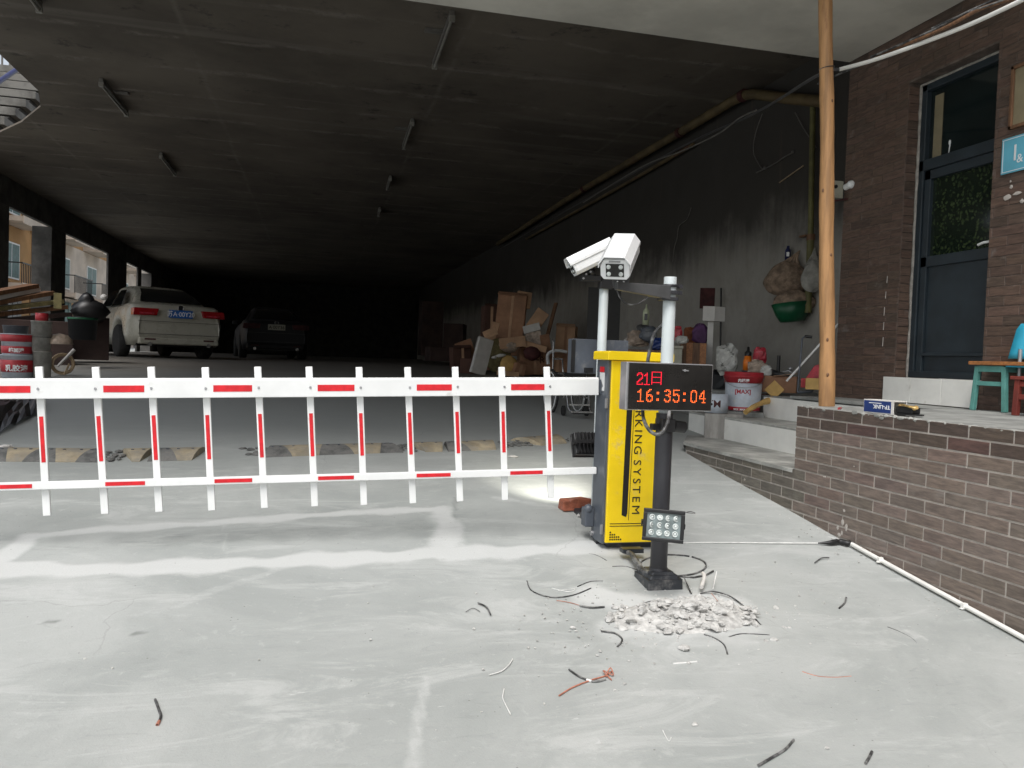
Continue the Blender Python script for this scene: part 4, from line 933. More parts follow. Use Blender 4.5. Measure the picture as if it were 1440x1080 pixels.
rnd = random.Random(11); m = MB(); cen = gp(965, 868)
def heap(x, y):
    dx, dy = (x-cen.x)/.36, (y-cen.y)/.17; return max(0, 1-dx*dx-dy*dy)
for i in range(520):
    a_ = rnd.uniform(0, 6.283); q_ = abs(rnd.gauss(0, .55)); x = cen.x+.31*q_*math.cos(a_)+.02; y = cen.y+.145*q_*math.sin(a_)
    hh = heap(x, y)*.045; r_ = rnd.choice((.006, .008, .010, .013, .017, .022))*rnd.uniform(.8, 1.2)*(1 if hh > 0 else .55)
    m.rock((x, y, g(y)+hh*rnd.uniform(.3, 1)+r_*.3), r_, i, rnd.uniform(.4, .75))
for i in range(46):
    a_ = rnd.uniform(0, 6.283); q_ = abs(rnd.gauss(0, .5)); x = cen.x+.27*q_*math.cos(a_)+.02; y = cen.y+.12*q_*math.sin(a_)
    m.M = Matrix.Translation((x, y, g(y)+heap(x, y)*.05+.004)) @ Euler((rnd.uniform(-.6, .6), rnd.uniform(-.6, .6), rnd.uniform(0, 6))).to_matrix().to_4x4(); m.rock((0, 0, 0), rnd.uniform(.018, .036), 900+i, rnd.uniform(.22, .45)); m.M = Matrix.Identity(4)
P = []                                         # fine grey spoil under the stones
for j in range(25):
    P.append([(cen.x+(i-18)*.021, cen.y+(j-12)*.0155, g(cen.y+(j-12)*.0155)-.012+.052*heap(cen.x+(i-18)*.021, cen.y+(j-12)*.0155)**.8*(1+rnd.uniform(-.2, .2))) for i in range(37)])
m.grid(P, True)
for i in range(150):
    a_ = rnd.uniform(0, 6.283); q_ = rnd.uniform(.6, 1.8); x, y = cen.x+.42*q_*math.cos(a_), cen.y-.03+.24*q_*math.sin(a_); m.rock((x, y, g(y)+.002), rnd.uniform(.0025, .0065), i, .6)
tag(stuff(m.build('rubble_heap', STONE)), 'low heap of broken concrete in front of the post base', 'rubble')
for i, (u, v, s_, lab) in enumerate(((922, 862, .034, 'largest jagged slab lying on the rubble heap'), (905, 868, .027, 'flat grey lump at the near edge of the rubble heap'), (985, 850, .030, 'blunt stone high on the rubble heap below the black wire'),
        (962, 915, .024, 'pale oblong stone alone in front of the rubble heap'), (1088, 902, .016, 'round pebble at the end of the curved black offcut'), (1077, 903, .012, 'small white pebble touching the round one beside the heap'), (1014, 884, .022, 'thin chip standing at the heap edge by the copper wire'),
        (968, 934, .010, 'white crumb just beyond the short white wire'), (977, 1020, .011, 'lone white pebble on bare concrete near the lower picture edge'), (1163, 1054, .008, 'tiny pale stone near the wall side of the foreground'), (1139, 907, .008, 'small pale crumb between the wall and the heap'), (878, 963, .007, 'little crumb beside the frayed copper wire'))):
    p = gp(u, v); mm = MB(); mm.rock((0, 0, s_*.35), s_, 100+i, .5); up_ = .03*heap(p.x, p.y); tag(mm.build('loose_stone', STONE, None, loc=p+Vector((0, 0, up_))), lab, 'stone', 'loose stones round the post')

rg = random.Random(21); m = MB()
for i in range(430):
    k_ = rg.random()
    if k_ < .6: p = gp(rg.gauss(930, 120), rg.gauss(850, 55))
    elif k_ < .92: y = rg.uniform(2.3, 5.8); p = Vector((WX-.03-abs(rg.gauss(0, .10)), y, g(y)))
    else: p = gp(rg.uniform(20, 1420), rg.uniform(745, 1070))
    if p is None or p.x > WX-.02: continue
    m.rock((p.x, p.y, p.z+.0005), rg.choice((.0018, .0022, .003, .004, .0055)), i, .6)
tag(stuff(m.build('loose_grit', STONE)), 'fine stone grit scattered over the concrete driveway', 'grit')
def offcut(px, r, mat, label, name='cable_offcut', lift=.004, parts=None):
    r = r*(.78 if mat is CABLE else .8)
    pts = smoothpts([gp(u, v, r+(px[i][2] if len(px[i]) > 2 else 0)) for i, (u, v, *_) in enumerate(px)])
    base = Vector(pts[0]); m = MB(); m.tube([p-base for p in pts], r, 7); o = m.build(name, mat, None, loc=base); tag(o, label, 'cable', 'wire offcuts on the ground')
    for mt_, sl_ in (parts or []):
        q = pts[sl_[0]:sl_[1]]; m = MB(); m.tube([p-base for p in q], r*1.25, 7); m.build('bare_end', mt_, o)
    return o
K = offcut
K([(741, 818), (748, 832), (775, 841), (805, 838), (831, 828)], .0035, CABLE, 'long grey offcut curving wide before the cabinet')
K([(776, 828), (800, 833), (808, 829), (785, 831)], .0022, WIREW, 'bundle of thin white wire inside the wide grey offcut')
K([(812, 826), (830, 819), (848, 818)], .0032, CABLE, 'short grey arc just above the wide curved offcut')
K([(783, 845), (800, 848), (818, 853)], .0018, COPPER, 'thin copper strand running into the short black stub')
K([(815, 853), (832, 856), (850, 855)], .0052, CABLE, 'thick black stub at the end of the copper strand')
K([(828, 780), (840, 783), (853, 790)], .0045, CABLE, 'short black arc lying by the foot of the cabinet')
K([(861, 798), (880, 798), (897, 803)], .0038, CABLE, 'grey length reaching the hose at the post base')
K([(845, 889), (865, 892), (875, 901), (868, 911)], .0045, CABLE, 'hooked dark offcut to the viewer side of the rubble heap')
K([(672, 849), (684, 855), (690, 866)], .0045, CABLE, 'small black arc alone on the pale concrete')
K([(655, 861), (665, 856), (675, 861)], .0016, CABLE, 'hair-thin tangle beside the small black arc')
K([(1190, 842), (1188, 849), (1180, 857)], .0055, CABLE, 'short thick hook lying towards the tiled wall')
K([(1146, 792), (1155, 786), (1166, 785)], .004, CABLE, 'short grey arc near the taped conduit joint')
K([(1248, 883), (1265, 890), (1283, 900), (1288, 909), (1270, 916), (1235, 921), (1198, 921)], .0035, CABLE, 'long bent wire with a sharp elbow near the wall foot')
K([(1116, 1043), (1104, 1056), (1085, 1068), (1066, 1079)], .0055, CABLE, 'thick black length at the bottom of the foreground')
K([(1226, 1060), (1222, 1068), (1217, 1076)], .006, CABLE, 'stubby black piece near the bottom picture edge')
K([(218, 986), (223, 1000), (226, 1010), (221, 1022)], .0055, CABLE, 'dark offcut with a copper tip alone on the empty concrete', parts=[(COPPER, (-4, None))])
K([(800, 943), (815, 953), (835, 960), (852, 957)], .0045, CABLE, 'dark twist lying across the frayed copper wire', parts=[(WIREW, (9, 12))])
K([(786, 980), (805, 968), (830, 958), (850, 952), (860, 946)], .0035, COPPER, 'frayed copper wire crossed by a dark twist')
K([(852, 955, .006), (858, 945, .012), (862, 952, .004), (848, 948, .01), (860, 958)], .003, COPPER, 'knot of red copper strands at the frayed end')
K([(1128, 947), (1150, 953), (1175, 955), (1197, 953)], .0045, COPPER, 'reddish copper length lying between heap and wall')
K([(688, 950), (705, 945), (715, 937), (721, 928)], .0025, WIREW, 'thin white wire curve beyond the upright white sliver')
K([(709, 970), (707, 982), (711, 992), (718, 1006)], .0025, WIREW, 'upright white sliver of wire in the foreground')
K([(947, 935), (963, 934), (980, 932)], .0042, WIREW, 'short straight white wire in front of the oblong stone')
K([(944, 1038), (940, 1043), (932, 1028)], .002, WIREW, 'tiny white clipping low in the foreground')
K([(985, 836), (1000, 836, .01), (1022, 841, .01), (1040, 850, .004), (1052, 864, .012), (1058, 869, .006), (1070, 880)], .0042, CABLE, 'black wire arched over the far side of the rubble heap')
K([(1025, 897), (1040, 893), (1060, 893), (1082, 895)], .004, CABLE, 'straight dark offcut running from the heap to the round pebble')
K([(990, 894), (1005, 899), (1018, 908), (1023, 922)], .0045, CABLE, 'curved dark offcut leaving the heap towards the viewer')
K([(895, 860, .02), (915, 853, .02), (945, 850, .01)], .0035, CABLE, 'dark wire poking from the rubble under the post base')
K([(1000, 846, .035), (1010, 858, .03), (1014, 872, .02), (1005, 880, .015), (985, 884, .01), (967, 880, .015)], .0018, COPPER, 'pinkish copper ring lying in the rubble')
K([(960, 819, .03), (966, 826, .012), (972, 836)], .0042, CABLE, 'dark peg of wire beside the stepped post base')
K([(1002, 841, .04), (1004, 830, .03), (1007, 822, .06)], .003, WIREW, 'white wire standing out of the rubble heap')
K([(986, 835, .02), (990, 824, .03), (988, 818, .03)], .012, FOAM, 'white scrap standing behind the rubble heap', name='paper_scrap')
# coil round the post
pts = []
for a_ in np.linspace(rad(60), rad(415), 40):
    p = gp(944+48*math.cos(a_)*.98+2, 797-15*math.sin(a_), .006); pts.append(p)
base = pts[0].copy(); m = MB(); m.tube([p-base for p in pts], .0045, 7); m.tube([gp(u, v, .006)-base for u, v in ((930, 806), (950, 812), (975, 814), (992, 811), (1003, 805))], .0045, 7)
tag(m.build('cable_coil', CABLE, None, loc=base), 'loose black loop of cable lying round the charcoal post', 'cable')
m = MB(); p = at(1160, 766, D=4.0)
w1 = [gp(u, v, .006) for u, v in ((930, 766), (990, 764.5), (1070, 765), (1150, 765.5))]; m.tube(w1, .0032, 6); tag(m.build('thin_white_lead', WIREW), 'thin white lead crossing the concrete to the taped joint', 'cable')
# conduit along the wall foot
cx = WX-.026
def cpt(y): return Vector((cx, y, g(y)+.018))
ce = thing('wall_conduit', 'white plastic conduit lying along the foot of the tiled wall', 'conduit', cpt(3.86))
yy = list(np.linspace(3.86, -1.5, 40)); m = MB(); m.tube([cpt(y)+Vector((.004*math.sin(y*2.3), 0, .003*math.sin(y*3.1)))-ce.location for y in yy], .0115, 10); m.build('pipe', CONDUIT, ce)
for y in (3.05, 2.2, 3.62): m = MB(); p = cpt(y)-ce.location; m.bar(p+Vector((0, .010, 0)), p-Vector((0, .010, 0)), .027, .027); m.bar(p+Vector((-.022, 0, -.012)), p+Vector((.02, 0, -.012)), .016, .006); m.build('pipe_clip', CONDUIT, ce, bevel=.004)
m = MB(); e0 = cpt(3.87); m.tube(smoothpts([e0, gp(1191, 768, .016), gp(1180, 765.5, .016), gp(1168, 766.5, .014), gp(1150, 765.5, .006)], 4), [.0155]*4+[.016]*4+[.0155]*4+[.013, .010, .007, .005]+[.0035], 8)
o = m.build('taped_joint', BLACK); tag(o, 'black taped joint where the thin lead meets the conduit', 'cable joint')
m = MB(); q = gp(1172, 765, .034); m.bar(q+Vector((-.012, .03, 0)), q+Vector((.012, -.03, 0)), .004, .003); m.build('cable_tie', WIREW, o)
# ================================================================== WALKWAY THINGS
b0 = at(1162, 571, Z=PZ+.004); t0 = at(1163.5, -30, D=dep(b0)-.12)
rnd = random.Random(5); pts = []; rr = []
ztop = 4.098
for i in range(46):
    t = i/45; z = PZ+(ztop-PZ)*t
    pts.append((.010*math.sin(t*5+.4)+.006*math.sin(t*13)-.010*t, .006*math.sin(t*7), z-PZ)); rr.append((.052-.010*t)*(1+.025*math.sin(t*31)+rnd.uniform(-.02, .02)))
tp = at(1163.5, 0, D=dep(b0)-.1); k_ = Vector((tp.x-b0.x, tp.y-b0.y, 0))*((ztop-PZ)/(tp.z-PZ)); pts = [(x*.6+k_.x*i/45, y*.6+k_.y*i/45, z) for i, (x, y, z) in enumerate(pts)]; rr = [r*.93 for r in rr]
pole = thing('timber_pole', 'peeled tan timber pole standing at the corner of the walkway', 'pole', (b0.x, b0.y, PZ+.003))
m = MB(); m.tube(pts, rr, 14); m.build('trunk', WOODP, pole)
m = MB()
for z, s_ in ((.42, .012), (.95, .010), (1.35, .011), (1.9, .010), (.2, .012)):
    a_ = rnd.uniform(3.6, 5.4); i_ = int(z/2.886*45); m.ball((pts[i_][0]+rr[i_]*.93*math.cos(a_), pts[i_][1]+rr[i_]*.93*math.sin(a_), z), (s_, s_*.5, s_*1.2), 8, 6)
m.build('knot', WOODD, pole)
tz = at(1162, 104, D=dep(b0)).z-PZ; m = MB(); i_ = int(tz/2.886*45)
m.tube([(pts[i_][0]+(rr[i_]+.003)*math.cos(a_), pts[i_][1]+(rr[i_]+.003)*math.sin(a_), tz+.008*math.cos(a_)) for a_ in np.linspace(0, 6.283, 20)[:-1]], .003, 6, closed=True); m.build('wire_tie', CABLE, pole)

# router carton lying open on the wall
p = at(1216, 580, X=WX+.05); rb = thing('router_carton', 'small navy printed carton lying on its side with gold contents spilling out', 'carton', (p.x, p.y, PZ+.002), rad(-50))
q = at(1256, 580, X=WX+.09)
rb.location = (WX+.06, at(1214, 580, X=WX+.06).y, PZ+.003); v = Vector((q.x-rb.location.x, q.y-rb.location.y, 0)); rb.rotation_euler = (0, 0, math.atan2(v.y, v.x))
lw = v.length; ch = .075
m = MB(); m.box((lw/2, .05, .003), (lw, .10, .006)); m.box((lw/2, .003, ch/2), (lw, .006, ch-.012)); m.box((lw/2, .097, ch/2), (lw, .006, ch-.012)); m.box((lw/2, .05, ch-.003), (lw, .10, .006)); m.box((.003, .05, ch/2), (.0055, .088, ch-.012)); m.build('sleeve', FOAM, rb, bevel=.001)
m = MB(); m.box((lw/2-.006, -.0006, ch/2), (lw-.020, .0016, ch-.012)); ft = m.build('printed_face', NAVY, rb)
text('TP-LINK', .031, 'brand_lettering', WHITE2, ft, frame((lw-.020, -.0018, ch*.64), (-1, 0, 0), (0, 0, -1)), bold=.0006, xs=1.04)
m = MB(); m.box((lw*.40, -.0018, ch*.76), (lw*.42, .001, .004)); m.build('printed_rule', WHITE2, ft)
m = MB(); m.prism([(lw, .008), (lw+.12, .015), (lw+.14, .05), (lw+.12, .09), (lw, .092)], 'z', .004, .012); m.build('inner_tray', BLACK, rb)
m = MB(); m.box((lw+.055, .045, .030), (.11, .06, .036)); m.build('adapter', BLACK, rb, bevel=.006)
m = MB(); m.tube(smoothpts([(lw+.01, .03, .052), (lw+.05, .01, .058), (lw+.11, .0, .050), (lw+.135, .02, .045), (lw+.10, .05, .055)]), .006, 6); m.box((lw+.08, .02, .054), (.10, .03, .004)); m.ball((lw+.125, .012, .045), .012, 8, 6); m.build('gold_sachet', GOLD, rb)
m = MB(); m.cyl((lw+.004, .03, .03), (lw+.02, .03, .03), .018, n=14); m.build('cable_reel', BLACK, rb)
p = at(1207, 576, Z=PZ+.004); m = MB(); m.bar((-.05, .02, .006), (.05, -.02, .006), .012, .010); o = m.build('red_marker', PAINTRED, None, loc=(WX+.07, p.y, PZ+.003), rot=(0, 0, rad(70))); tag(o, 'red strip of plastic beside the navy carton on the wall top', 'marker')

# stools and chair on the walkway, cut by the picture edge
def zfloor(x): return PZ+.001
A = at(1370, 577, Z=PZ); B = at(1412, 580.5, Z=PZ)
seatz = at(1385, 508, D=dep(A)).z
ax = Vector((B.x-A.x, B.y-A.y, 0)); sw = ax.length; axn = ax.normalized()
stl = thing('wooden_stool', 'turquoise painted stool with an orange-brown plank seat by the door', 'stool', (A.x, A.y, zfloor(A.x)+.001), math.atan2(ax.y, ax.x))
hh = seatz-stl.location.z; dpt = .27
for x in (0, sw):
    for y in (0, dpt):
        m = MB(); lean = -.012 if x == 0 else .004
        m.bar((x+lean, y, 0), (x+.012*(1 if x == 0 else -1), y, hh-.035), .030, .030); m.build('leg', TURQ, stl, bevel=.003)
m = MB(); m.bar((.012, 0, hh-.05), (sw-.012, 0, hh-.05), .022, .040); m.bar((.012, dpt, hh-.05), (sw-.012, dpt, hh-.05), .022, .040); m.bar((.012, 0, hh-.05), (.012, dpt, hh-.05), .022, .038); m.bar((sw-.012, 0, hh-.05), (sw-.012, dpt, hh-.05), .022, .038); m.build('apron', TURQ, stl, bevel=.002)
for y in (0, dpt): m = MB(); m.bar((.006, y, hh*.55), (sw-.006, y, hh*.55), .020, .028); m.build('stretcher', TURQ, stl, bevel=.002)
m = MB(); m.box((sw/2+.06, dpt/2, hh-.014), (sw+.20, dpt+.06, .024)); m.build('seat', SEATW, stl, bevel=.004)
C0 = at(1420, 584, Z=PZ); rs = thing('small_stool', 'low dark red wooden stool in front of the turquoise one', 'stool', (C0.x+.02, C0.y-.02, zfloor(C0.x)), math.atan2(ax.y, ax.x))
hr_ = at(1425, 529, D=dep(C0)).z-rs.location.z
for x in (0, .24):
    for y in (0, .17): m = MB(); m.bar((x, y, 0), (x+(.01 if x == 0 else -.01), y, hr_-.02), .034, .030); m.build('leg', REDW, rs, bevel=.003)
m = MB(); m.box((.12, .085, hr_-.010), (.30, .22, .022)); m.build('seat', REDW, rs, bevel=.004)
for z in (hr_*.48, hr_-.045):
    for y in (0, .17): m = MB(); m.bar((0, y, z), (.24, y, z), .018, .030); m.build('stretcher', REDW, rs, bevel=.002)
E0 = at(1417, 504, D=dep(B)+.05); ch_ = thing('plastic_chair', 'bright blue plastic chair back rising behind the turquoise stool', 'chair', (E0.x, E0.y, zfloor(E0.x)), math.atan2(ax.y, ax.x))
zb_ = E0.z-ch_.location.z; zt_ = at(1422, 455, D=dep(B)+.05).z-ch_.location.z
R = []
for j in range(7):
    t = j/6; z = zb_+(zt_-zb_)*t; x0_ = .002+.018*t+(.02*(t > .9)); R.append([(x0_+(.40-2*x0_)*i/8, .05*math.sin(math.pi*i/8)+.05*t, z) for i in range(9)])
m = MB(); m.grid(R); o = m.build('backrest', BLUEP, ch_); sdm = o.modifiers.new('thick', 'SOLIDIFY'); sdm.thickness = .014
m = MB(); m.box((.22, -.02, zb_-.05), (.34, .12, .016)); m.build('seat', BLUEP, ch_, bevel=.006)
for x, y in ((.36, -.06), (.07, .02), (.37, .02)): m = MB(); m.cyl((x, y, 0), (x, y, zb_-.05 if y < 0 else zb_+.06), .012); m.build('leg', SILVER, ch_)

# cables over the entrance
W0 = at(1183, 97, D=5.2)
def span(px): return smoothpts([at(u, v, D=d) for u, v, d in px], 8)
m = MB(); m.tube(span([(1181, 97.5, 5.2), (1230, 84, 4.98), (1290, 63, 4.72), (1350, 40, 4.47), (1400, 18, 4.27), (1460, -12, 4.05), (1540, -60, 3.8)]), .0125, 10)
tag(m.build('white_conduit', CONDUIT), 'white conduit sagging in an arc above the teal door', 'conduit')
m = MB(); m.tube(span([(700, 352, 19.5), (820, 283, 13.2), (960, 206, 9.0), (1060, 160, 7.0), (1148, 107, 5.35), (1182, 97.5, 5.2)]), .011, 8)
tag(m.build('dark_conduit', ARM), 'grey conduit running back from the timber pole along the garage wall', 'conduit')
m = MB(); m.tube(span([(820, 285, 12.6), (900, 236, 10.0), (960, 212, 8.7), (1010, 188, 7.9), (1040, 166, 7.3), (1064, 155, 6.9)]), .007, 6); tag(m.build('slack_cable', BATTEN), 'thin pale cable drooping beside the grey conduit', 'cable')
m = MB(); m.tube(span([(1150, 118, 5.6), (1185, 102, 5.3), (1215, 90, 5.1)]), .006, 6); tag(m.build('short_cable', CABLE), 'short dark cable just under the start of the white conduit', 'cable')
for pxs, r_, mt_, lab in (([(1225, 80, 5.05), (1300, 48, 4.65), (1350, 22, 4.45), (1410, -6, 4.25), (1480, -40, 4.05)], .007, CABLE, 'upper black cable strung under the pale soffit above the door'),
                          ([(1232, 78, 5.05), (1290, 56, 4.7), (1335, 36, 4.5), (1380, 12, 4.33), (1430, -3, 4.18)], .010, WOODD, 'brown cable bundle strung between the black cable and the white conduit'),
                          ([(1310, 40, 4.6), (1355, 20, 4.42), (1400, 4, 4.25), (1460, -20, 4.06)], .005, CABLE, 'thin loose cable crossing over the brown bundle')):
    m = MB(); m.tube(span(pxs), r_, 8); tag(m.build('overhead_cable', mt_), lab, 'cable', 'cables above the door')

# ================================================================== INNER WALL: PIPES, HANGING BAGS
def wl(u, v, off=.12): return at(u, v, X=GX-off)
gp_ = thing('gas_pipe', 'thick dull yellow pipe running along the top of the garage wall', 'pipe', wl(1040, 137, .16)); BL = -Vector(gp_.location)
pp = [wl(1160, 143, .10), wl(1105, 138, .13), wl(1060, 132, .16), wl(1046, 134, .17), wl(1030, 142, .17), wl(960, 184, .17), wl(820, 266, .17), wl(700, 343, .17)]
m = MB(); m.tube([p+BL for p in pp], .062, 12); m.build('pipe', GASP, gp_)
for u, v in ((957, 186), (822, 265), (1046, 134)):
    p = wl(u, v, .17)+BL; m = MB(); m.cyl(p-Vector((0, .05, 0)), p+Vector((0, .05, 0)), .075); m.bar(p, (p.x, p.y, CZ-gp_.location.z), .04); m.build('pipe_hanger', DARKRED, gp_)
m = MB(); m.tube([wl(u, v, .09) for u, v in ((975, 203), (900, 247), (820, 292), (740, 336))], .03, 8); tag(m.build('thin_pipe', GASP), 'thin brown pipe hung just under the thick yellow pipe', 'pipe')
vp = thing('downpipe', 'mossy upright pipe on the garage wall behind the timber pole', 'pipe', wl(1141, 360, .08)); BL = -Vector(vp.location)
m = MB(); m.tube([wl(1143, 150, .08)+BL, wl(1141.5, 240, .08)+BL, wl(1140, 332, .08)+BL], .030, 12); m.build('pipe', BAMBOO, vp)
m = MB(); m.tube([wl(1140, 336, .08)+BL, wl(1136, 440, .08)+BL], .038, 12); m.build('lower_pipe', BAMBOO, vp); m = MB(); m.cyl(wl(1140, 330, .08)+BL, wl(1140, 338, .08)+BL, .045); m.box(wl(1131, 332, .04)+BL, (.05, .12, .02)); m.build('joint', WOODD, vp)
for pxs, lab in (([(1072, 160), (1062, 190), (1060, 215), (1070, 235), (1076, 238)], 'thin wire dangling down the sooty wall near the pipe bend'), ([(1118, 158), (1130, 180), (1142, 198), (1148, 208)], 'short pale wire crossing to the mossy pipe'),
                 ([(972, 292), (966, 308), (955, 318), (952, 335), (948, 350), (946, 368)], 'pale strip peeling down the sooty wall above the display post')):
    m = MB(); m.tube(smoothpts([wl(u, v, .03) for u, v in pxs]), .006, 6); tag(m.build('dangling_wire', BATTEN), lab, 'wire')
m = MB(); m.bar(wl(1096, 257, .02), wl(1130, 233, .02), .014, .01); tag(m.build('bamboo_strip', WOODL), 'thin pale stick wedged on the wall ledge beside the mossy pipe', 'stick')
m = MB(); m.tube(smoothpts([wl(u, v, .02) for u, v in ((1064, 243), (1074, 238), (1090, 230), (1105, 220), (1115, 215))]), .009, 6); m.ball(wl(1115, 214, .02), .022, 8, 6); m.ball(wl(1076, 236, .02), .025, 8, 6); tag(m.build('wire_knot', BATTEN), 'knotted grey wire pinned to the wall under the pipe bend', 'wire')

def bag(name, label, uv, rx, rz, mat, neck=None, squash=.55, seed=1, group=None, off=.16, flat=1.0):
    p = wl(uv[0], uv[1], off); s_ = mpp(p); t = thing(name, label, 'bag', p, face(p), group); rnd = random.Random(seed)
    m = MB(); R = []; nu, nv = 22, 14
    for j in range(nv+1):
        th = math.pi*j/nv; row = []
        for i in range(nu):
            ph = 2*math.pi*i/nu; q = max(math.sin(th), .03)*(1+.07*math.sin(ph*5+th*3+seed)+.05*math.sin(ph*9-th*4)); sag = 1+.22*math.cos(th)
            row.append(Vector((rx*s_*q*math.cos(ph)*sag, rx*s_*squash*q*math.sin(ph)*sag, -rz*s_*math.cos(th)*flat*(1+.05*math.sin(ph*4+seed)))))
        R.append(row)
    m.rings(R); m.build('body', mat, t)
    if neck:
        m = MB(); tip = wl(neck[0], neck[1], .04)-p; tip.rotate(Euler((0, 0, -face(p)))); top = Vector((0, 0, rz*s_*.75))
        for dx in (-.5, -.15, .2, .5): m.tube([top+Vector((dx*rx*s_, 0, -rz*s_*.2)), top.lerp(tip, .55)+Vector((dx*rx*s_*.25, 0, 0)), tip], [.035, .014, .006], 7)
        m.build('neck', mat, t)
    return t
basin = wl(1113, 432, .17); s_ = mpp(basin)
t = thing('green_basin', 'green plastic basin hanging under the woven sacks', 'basin', basin+Vector((0, 0, -.02)), face(basin))
m = MB(); m.M = Matrix.Rotation(rad(-7), 4, 'Y') @ Matrix.Scale(.92, 4); m.lathe([(.02, -20*s_), (18*s_, -19*s_), (24*s_, -8*s_), (29*s_, 9*s_), (27.5*s_, 9*s_), (22*s_, -7*s_), (16*s_, -17*s_), (.02, -17.5*s_)], n=26); m.build('bowl', GREENP, t)
bag('woven_sack', 'tied brown woven sack hanging highest on the garage wall', (1106, 392), 29, 24, SACK, (1125, 352), .5, 2)
bag('woven_sack', 'flattened brown sack bulging over the rim of the green basin', (1118, 423), 28, 15, SACK, None, .55, 5)
bag('cloth_bag', 'pale grey bag hanging partly behind the timber pole', (1143, 388), 15, 22, SACK2, (1146, 348), .5, 8)
p = wl(1108, 357, .06); s_ = mpp(p); t = thing('hanging_bottle', 'slim dark blue bottle hung above the woven sacks', 'bottle', p, face(p))
m = MB(); m.lathe([(.3*s_, -10*s_), (4*s_, -9.5*s_), (4*s_, 5*s_), (2*s_, 8*s_), (2*s_, 11*s_), (.3*s_, 11.2*s_)], n=14); m.build('body', DARKBLUE, t); m = MB(); m.box((0, -4.1*s_, -1*s_), (4*s_, .3*s_, 6*s_)); m.build('label', WHITE2, t)
p = wl(1093, 403, .05); m = MB(); m.cyl((0, 0, 0), (0, -.02, 0), .02, n=10)
# ================================================================== THINGS ON THE SHELF OF FLOOR
SZ = 1.192
def shelf(u, x=4.40): return Vector((x, at(u, 540, X=x).y, SZ))
# cement block and bucket on the landing's far end
p = at(1009, 617, Z=.795); bl = thing('cement_block', 'ribbed grey cement block at the far end of the ledge', 'block', (p.x, p.y, .782), face(p))
bz_ = at(1010, 581, D=dep(p)+.1).z-.782; s_ = mpp(p)
m = MB(); m.box((.05, .14, bz_/2), (54*s_, .26, bz_)); m.build('block', BLOCK, bl, bevel=.012)
pb_ = at(1044, 577, D=7.45); bx = thing('paint_bucket', 'large white paint bucket with red lid band and red print above the white steps', 'bucket', (pb_.x, pb_.y, pb_.z), face(pb_))
s_ = mpp(pb_); r0, r1, hB = 23.5*s_, 26*s_, 54*s_
m = MB(); m.box((.02, .02, -.028), (.34, .34, .05)); m.build('concrete_slab', CONC, None, loc=pb_+Vector((0, 0, -.003)), rot=(0, 0, face(pb_)), bevel=.01)
o = bpy.data.objects[-1] if False else None
m = MB(); m.lathe([(.01, .0), (r0, .0), (r0+.0, .005), (r1*.985, hB*.80), (.01, hB*.805)], n=32); m.build('body', TIN, bx)
m = MB(); m.lathe([(r1*.992, hB*.72), (r1*1.015, hB*.72), (r1*1.02, hB*.86), (r1*1.06, hB*.87), (r1*1.06, hB*.905), (r1*1.02, hB*.91), (r1*1.03, hB*.985), (r1*.99, hB), (r1*.9, hB*.97), (.01, hB*.965)], n=32); lidb = m.build('lid', PAINTRED, bx)
m = MB(); m.lathe([(r0+.001, hB*.01), (r0+.0016, hB*.012), (r0+.0025, hB*.10), (r0+.001, hB*.105)], n=32); bb = m.build('red_band', PAINTRED, bx)
def wrap(body, size, z, rr_, mat, parent, name, a0=0, bold=0, xs=1.0):
    cu = bpy.data.curves.new(name, 'FONT'); cu.body = body; cu.size = size; cu.extrude = .0008; cu.offset = bold; cu.align_x = 'CENTER'; cu.resolution_u = 2
    o = bpy.data.objects.new(name, cu); COL.objects.link(o); bpy.context.view_layer.update()
    me = bpy.data.meshes.new_from_object(o.evaluated_get(bpy.context.evaluated_depsgraph_get())); bpy.data.objects.remove(o)
    for v in me.vertices:
        x, y, d_ = v.co; R_ = rr_(z+y) if callable(rr_) else rr_; th = a0 + x*xs/R_; v.co = ((R_+d_+.0006)*math.sin(th), -(R_+d_+.0006)*math.cos(th), z+y)
    me.materials.clear(); me.materials.append(mat); o = bpy.data.objects.new(name, me); COL.objects.link(o); o.parent = parent; return o
wrap('内墙漆', .034, hB*.745, r1*1.018, WHITE2, lidb, 'lid_lettering', 0, .0012)
rf = lambda z: r0+(r1*.985-r0)*min(max(z/(hB*.8), 0), 1)
wrap('[MAX]', .052, hB*.45, lambda z: rf(z)+.0008, PAINTRED, bx, 'bucket_lettering', -.02, .0012)
wrap('MAX  MAX  MAX', .022, hB*.022, r0+.003, WHITE2, bb, 'band_lettering', 0, .0008)
m = MB(); m.lathe([(rf(hB*.40)+.0004, hB*.405), (rf(hB*.4)+.0012, hB*.41), (rf(hB*.4)+.0012, hB*.425), (rf(hB*.4)+.0004, hB*.43)], n=32)
m = MB(); m.tube([(r1*1.06*math.cos(a_), r1*1.06*math.sin(a_)-.01, hB*.88-.10*math.sin(-a_)) for a_ in np.linspace(math.pi, 2*math.pi, 16)], .003, 6); m.build('wire_handle', SILVER, bx)
p = at(1007, 580, D=dep(bl.location)+.14); s_ = mpp(p); t = thing('label_pail', 'small white tin with dark print squeezed behind the display edge', 'tin', (p.x, p.y, p.z), face(p)); m = MB(); m.lathe([(.01, 0), (16*s_, 0), (16*s_, 26*s_), (.01, 26*s_)], n=20); m.build('body', TIN, t)
wrap('TM', 14*s_, 8*s_, 16*s_, DARKRED, t, 'tin_lettering', -.2, .001)
for o in [x for x in bpy.data.objects if x.name.startswith('concrete_slab')]: tag(o, 'thin grey slab under the white paint bucket', 'slab')

